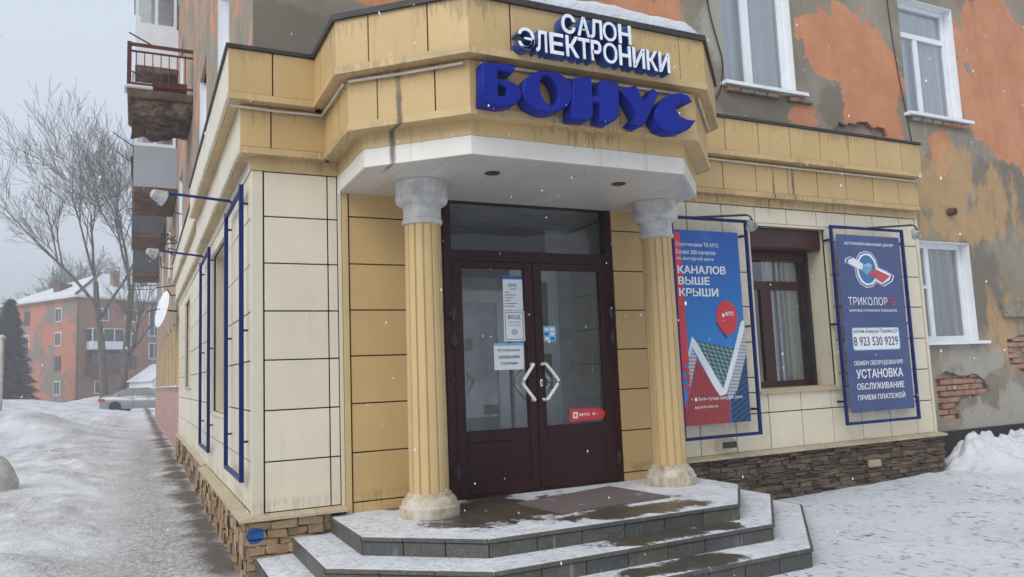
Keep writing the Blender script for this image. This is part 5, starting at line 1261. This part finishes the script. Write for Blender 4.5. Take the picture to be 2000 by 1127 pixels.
for i, z in enumerate((1.0, 4.0, 7.0, 10.0)):
    fwin('l', 3.2, z, 1.35, 1.75, i == 1); fwin('l', 10.2, z, 1.35, 1.75, i == 3)
    for j, u in enumerate((2.3, 6.2, 13.2, 16.5, 20.0)):
        if i in (1, 2) and j == 0: continue
        fwin('r', u, z, 1.7, 1.6, (i == 1 and j == 1))
    fwin('r', 9.6, z+1.2 if i < 3 else z, 1.6, 2.2, False, True)
for z, mm in ((6.4, 'white_pvc'), (3.4, 'rustbrown')):
    b = fbox('balcony', (1.2, -1.2, z-.15), (5.4, -.01, z), M['concrete'])
    box('balcony_panel', (1.2, -1.2, z+.002), (5.4, -1.12, z+1.0), M[mm], b, 0, True); box('balcony_panel', (1.2, -1.118, z+.002), (1.28, -.01, z+1.0), M[mm], b, 0, True)
    for u in (1.2, 2.6, 4.0, 5.3): box('post', (u, -1.2, z+1.002), (u+.1, -1.1, z+2.5), M[mm], b, 0, True)
    box('pane', (1.3, -1.15, z+1.002), (5.3, -1.13, z+2.5), M['darkpanel'], b, 0, True); box('balcony_roof', (1.15, -1.25, z+2.501), (5.45, -.01, z+2.6), M['snowpure'] if mm[0] == 'w' else M['rustbrown'], b, 0, True)
fbox('base_band', (-.06, -.06, -1), (LR, -.003, .5), M['concrete'])
fbox('porch_roof', (9.0, -2.0, 2.6), (12.2, -.01, 2.8), M['snowpure'])
# small white building half hidden behind the corner
wh = thing('white_shed', 'small white gabled shed peeping past the near house corner', 'shed', tuple(map(float, (lambda q: (q[0], q[1], 0))(at((324, 770), 62)))), ang)
MB().add([(-1.2, 0, -.3), (3, 0, -.3), (3, 3, -.3), (-1.2, 3, -.3), (-1.2, 0, 2.0), (3, 0, 2.0), (3, 3, 2.0), (-1.2, 3, 2.0), (.9, 0, 3.3), (.9, 3, 3.3)], [(0, 1, 5, 8, 4), (1, 2, 6, 5), (2, 3, 7, 9, 6), (3, 0, 4, 7), (4, 8, 9, 7), (5, 6, 9, 8)]).build('wall', M['white_pvc'], wh, local=True)
box('window', (-.4, -.05, .6), (.0, -.002, 1.6), M['darkpanel'], wh, 0, True)
MB().add([(-1.45, -.15, 1.98), (.9, -.15, 3.42), (3.25, -.15, 1.98), (-1.45, 3.1, 1.98), (.9, 3.1, 3.42), (3.25, 3.1, 1.98)], [(0, 1, 4, 3), (1, 2, 5, 4)]).build('roof', M['snowpure'], wh, local=True)

# ------------------------------------------------------------------ trees
k = N('bark'); c = k.mix(k.ramp(k.noise(1, 5, .65, stretch=(6, 6, 1)), .35, .65), (.085, .072, .058), (.20, .175, .145)); M['bark'] = k.done(c, .9)
k = N('spruce_needles'); c = k.mix(k.ramp(k.noise(2, 4), .3, .7), (.018, .032, .028), (.045, .062, .052)); M['needles'] = k.done(c, .9)
M['twig'] = simple('twig_bark', (.13, .115, .10), .9, .25, 3)
def bare_tree(base, h, label, seed, lean=(0, 0), fork=.32, r0=.34, levels=5, spread=.55, group='bare trees across the yard', name='bare_tree', density=1.0, rmin=.012):
    rs = random.Random(seed); T = MB(); Cw = MB()
    def grow(p0, d, L, rad, lv):
        n = 3 if lv > 1 else 4; pts = [p0]; rr = [rad]; q = np.array(p0); dd = np.array(d)
        for i in range(n):
            dd = dd+np.array([rs.uniform(-.13, .13), rs.uniform(-.13, .13), rs.uniform(-.02, .09)]); dd /= np.linalg.norm(dd)
            q = q+dd*L/n; pts.append(q.copy()); rr.append(max(rad*(1-(i+1)/n*.42), rmin))
        (T if lv <= 2 else Cw).tube(pts, rr, 7 if lv <= 1 else 4 if lv <= 2 else 3, cap=False)
        if lv >= levels: return
        kids = int(round({0: 4, 1: 5, 2: 5, 3: 5, 4: 4}[lv]*density)); 
        for c_ in range(kids):
            t_ = 1.0 if c_ < (2 if lv == 0 else 1) else rs.uniform(.3, .95)
            j = min(int(t_*n), n-1); f_ = t_*n-j; o_ = pts[j]*(1-f_)+pts[j+1]*f_; base_d = pts[j+1]-pts[j]; base_d = base_d/np.linalg.norm(base_d)
            az = rs.uniform(0, 2*math.pi); sp = spread*rs.uniform(.5, 1.15)*(.55 if t_ == 1 else 1)
            a_ = np.cross(base_d, [.3, .9, .2]); a_ /= np.linalg.norm(a_); b_ = np.cross(base_d, a_)
            nd = base_d*math.cos(sp)+(a_*math.cos(az)+b_*math.sin(az))*math.sin(sp); nd[2] += .10; nd /= np.linalg.norm(nd)
            grow(o_, nd, L*rs.uniform(.5, .78), rr[min(j+1, n)]*rs.uniform(.5, .75), lv+1)
    d0 = np.array([lean[0], lean[1], 1.0]); d0 /= np.linalg.norm(d0)
    grow(np.array([0, 0, -.5]), d0, h*fork+.5, r0, 0)
    z_ = float(ground_z(base[0], base[1])); t = thing(name, label, 'tree', (float(base[0]), float(base[1]), z_), 0, group)
    T.build('trunk', M['bark'], t, local=True); Cw.build('crown', M['twig'], t, local=True); return t
def gp(px, py, depth): q = at((px, py), depth); return (q[0], q[1])
bare_tree(gp(204, 790, 60), 27, 'tall pale poplar with forked trunk leaning left behind the silver car', 11, (-.05, 0), .34, .34, 5, .68)
bare_tree(gp(230, 790, 62), 25, 'second pale poplar, its trunk crossing the first behind the car', 23, (.07, .05), .36, .34, 5, .68)
bare_tree(gp(120, 780, 125), 30, 'hazy bare tree rising behind the left half of the orange house', 31, (0, 0), .28, .4, 5, .85, rmin=.032)
bare_tree(gp(60, 780, 135), 28, 'faint bare tree above the left end of the orange house', 43, (0, 0), .28, .4, 5, .85, rmin=.032)
bare_tree(gp(20, 780, 120), 22, 'faint low bare tree behind the dark spruce', 57, (0, 0), .28, .35, 5, .65, rmin=.032)
bare_tree(gp(190, 780, 130), 33, 'hazy bare tree behind the roof ridge of the orange house', 61, (0, 0), .3, .42, 5, .8, rmin=.032)
bare_tree(gp(262, 780, 128), 34, 'hazy bare tree rising behind the chimneys of the orange house', 77, (0, 0), .3, .42, 5, .8, rmin=.032)
def spruce(base, h, label, seed, rad=3.2):
    rs = random.Random(seed); t = thing('spruce_tree', label, 'tree', (float(base[0]), float(base[1]), 0), 0, 'spruces at the yard edge')
    MB().tube([(0, 0, -.3), (0, 0, h*.5), (0, 0, h)], [.25, .15, .02], 7).build('trunk', M['bark'], t, local=True)
    v = []; f = []
    for i in range(9000):
        u = rs.random()**.75; z = h*(1-u)*.96+.2; rmax = rad*u**.85+.15
        tier_ = .72+.28*abs(math.sin(z*3.1)); a = rs.uniform(0, 6.283); r_ = rmax*tier_*rs.uniform(.35, 1.0)
        c_ = np.array([r_*math.cos(a), r_*math.sin(a), z-r_*.28]); dr = np.array([math.cos(a), math.sin(a), -.35]); s_ = rs.uniform(.3, .7); w_ = np.array([-math.sin(a), math.cos(a), rs.uniform(-.4, .4)])*rs.uniform(.10, .2)
        b = len(v); v += [tuple(c_-w_), tuple(c_+w_), tuple(c_+dr*s_)]; f.append((b, b+1, b+2))
    mobj('crown', mesh(v, f), M['needles'], t, True)
spruce(gp(14, 785, 84), 12.2, 'dark spruce at the left edge beside the orange house', 5); spruce(gp(-40, 785, 80), 11, 'dark spruce cut off by the left picture edge', 9)
# lamp post at the picture edge
q = gp(2, 800, 30); t = thing('lamp_post', 'pale grey post standing at the far left picture edge', 'post', (q[0]-.05, q[1], 0)); MB().tube([(0, 0, -.2), (0, 0, 3.2), (0, 0, 3.6)], [.09, .085, .08], 12).build('pole', M['pipe'], t, True, True); MB().lathe([(.11, 3.6), (.14, 3.62), (.14, 3.7), (.02, 3.78)], (0, 0), 12).build('cap', M['pipe'], t, True, True)

# ------------------------------------------------------------------ silver car
M['carpaint'] = simple('silver_paint', (.26, .27, .28), .32, .04, 2, metallic=.4); M['carglass'] = simple('car_glass', (.02, .025, .03), .08, .1); M['tyre'] = simple('tyre', (.02, .02, .02), .8, .2); M['rim'] = simple('rim', (.42, .43, .45), .35, .1, metallic=.6); M['tail'] = simple('tail_lamp', (.50, .02, .02), .3, .1)
cp = at((192, 806), 47); gz = float(cp[2])-.02
car = thing('parked_car', 'silver saloon car parked behind the snow, its nose hidden by the house', 'car', (float(cp[0]), float(cp[1]), .02), math.atan2(rt[1], rt[0])+R(4))
CL, CW = 4.75, 1.78
# body: loft of cross sections along x (rear at 0)
secs = [(0.0, .42, .86, .78, .80), (.04, .30, .98, .86, .86), (.25, .25, 1.06, .885, .86), (.8, .22, 1.07, .89, .87), (1.0, .22, 1.06, .89, .87), (1.9, .22, .98, .89, .88), (3.0, .22, .96, .89, .88), (3.5, .22, .95, .89, .87), (4.3, .24, .84, .88, .82), (4.65, .30, .70, .80, .75), (4.75, .40, .60, .70, .70)]
v = []; f = []; prof = [(-1, .0), (-1.0, .35), (-.99, .62), (-.93, .92), (-.80, 1.0), (-.3, 1.03), (.3, 1.03), (.80, 1.0), (.93, .92), (.99, .62), (1.0, .35), (1, .0)]
for (x, zb, zt, hw, tw) in secs:
    for (a, b) in prof: v.append((x, CW/2+a*hw, zb+(zt-zb)*b))
n = len(prof)
for i in range(len(secs)-1):
    for j in range(n-1): f.append((i*n+j, i*n+j+1, (i+1)*n+j+1, (i+1)*n+j))
    f.append((i*n+n-1, i*n, (i+1)*n, (i+1)*n+n-1))
f += [tuple(range(n-1, -1, -1)), tuple((len(secs)-1)*n+j for j in range(n))]
body = mobj('body', smoothed(recalc(mesh(v, f)), 50), M['carpaint'], car, True)
rs_ = [(.62, 1.05, .70), (1.15, 1.36, .60), (1.65, 1.46, .585), (2.4, 1.46, .585), (2.9, 1.36, .60), (3.65, .96, .72)]
v = []; f = []
for (x, z, hw) in rs_: v += [(x, CW/2-.80, .93), (x, CW/2-hw-.03, z-.06), (x, CW/2-hw+.1, z), (x, CW/2+hw-.1, z), (x, CW/2+hw+.03, z-.06), (x, CW/2+.80, .93)]
for i in range(len(rs_)-1):
    for j in range(5): f.append((i*6+j, i*6+j+1, (i+1)*6+j+1, (i+1)*6+j))
f += [(0, 1, 2, 3, 4, 5), tuple(30+j for j in range(6))]
mobj('cabin', smoothed(recalc(mesh(v, f)), 50), M['carpaint'], car, True)
for pts in ([(.98, 1.06), (1.22, 1.27), (1.62, 1.37), (2.0, 1.385), (2.0, 1.02)], [(2.08, 1.02), (2.08, 1.385), (2.5, 1.37), (2.9, 1.26), (3.3, 1.02)]):
    me = MB().add([(x, CW/2-.80+(z-.93)/(1.46-.93)*.17-.028, z) for x, z in pts]+[(x, CW/2-.80+(z-.93)/(1.46-.93)*.17-.016, z) for x, z in pts], [(4, 3, 2, 1, 0), (5, 6, 7, 8, 9)]+[(i, (i+1) % 5, 5+(i+1) % 5, 5+i) for i in range(5)]).me(); mobj('side_window', me, M['carglass'], car, True)
MB().box((2.035, -.011, .35), (2.05, -.003, 1.0)).build('door_seam', M['cable'], car, local=True)
for xx in (1.75, 2.85): MB().box((xx, -.03, .86), (xx+.2, -.006, .89)).build('door_handle', M['carpaint'], car, local=True)
MB().box((-.03, .02, .70), (.06, .5, .88)).box((.061, -.012, .70), (.34, .05, .87)).build('tail_light', M['tail'], car, local=True); MB().box((-.03, 1.28, .70), (.06, 1.76, .88)).build('tail_light', M['tail'], car, local=True)
MB().box((1.5, .35, 1.455), (2.5, CW-.35, 1.485)).build('roof_snow', M['snowpure'], car, local=True); pass
for xx in (.98, 3.75):
    for yy in (.02, CW-.24):
        w_ = bpy.data.objects.new('wheel', MB().lathe([(.16, 0), (.30, -.005), (.325, .02), (.325, .18), (.30, .21), (.16, .21)], (0, 0), 28).me(True)); w_.data.materials.append(M['tyre']); w_.location = (xx, yy-.02, .325); w_.rotation_euler = (R(-90), 0, 0); put(w_, car, True)
        r_ = bpy.data.objects.new('rim', MB().lathe([(.05, -.012), (.20, -.012), (.215, .01), (.215, .15), (.1, .2)], (0, 0), 24).me(True)); r_.data.materials.append(M['rim']); put(r_, w_, True)
MB().lathe([(.36, -.003), (.37, .0), (.37, .05), (.36, .05)], (0, 0), 24).build('wheel_arch', M['cable'], car, local=True); o = car.children[-1]; o.location = (.98, -.02, .34); o.rotation_euler = (R(-90), 0, 0)

# ------------------------------------------------------------------ falling snow and haze
v = []; f = []
for i in range(1050):
    px_, py_ = random.uniform(-60, 2060), random.uniform(-60, 1190); d = 2.2+9*random.random()**.8
    c_ = at((px_, py_), d)
    if c_[2] < .1 or (c_[1] > -.15 and c_[0] > -.25) or (c_[1] > -1.75 and .4 < c_[0] < 4.2): continue
    r_ = random.uniform(.0014, .0038); s_ = np.array([random.uniform(-.4, .4), 0, -1])*r_*random.uniform(1.0, 2.6)
    b = len(v); v += [tuple(c_+s_), tuple(c_-s_), tuple(c_+rt*r_), tuple(c_-rt*r_), tuple(c_+fw*r_), tuple(c_-fw*r_)]
    f += [(b, b+2, b+4), (b, b+4, b+3), (b, b+3, b+5), (b, b+5, b+2), (b+1, b+4, b+2), (b+1, b+3, b+4), (b+1, b+5, b+3), (b+1, b+2, b+5)]
M['flake'] = simple('snowflake', (.85, .87, .9), .6, .02)
tag(mobj('falling_snow', mesh(v, f), M['flake']), 'small white snowflakes drifting down in front of the shop', 'snowflakes', None, 'stuff')
hz = MB().box((-320, -320, -2.5), (320, 320, 36)).build('haze', None); tag(hz, 'thin grey snowfall haze filling the air', 'haze', None, 'stuff')
hm = bpy.data.materials.new('haze'); hm.use_nodes = True; t_ = hm.node_tree; t_.nodes.remove(t_.nodes['Principled BSDF'])
pv = t_.nodes.new('ShaderNodeVolumePrincipled'); pv.inputs['Color'].default_value = (.93, .95, 1, 1); pv.inputs['Density'].default_value = .0038; t_.links.new(pv.outputs[0], t_.nodes['Material Output'].inputs['Volume'])
hz.data.materials.append(hm)
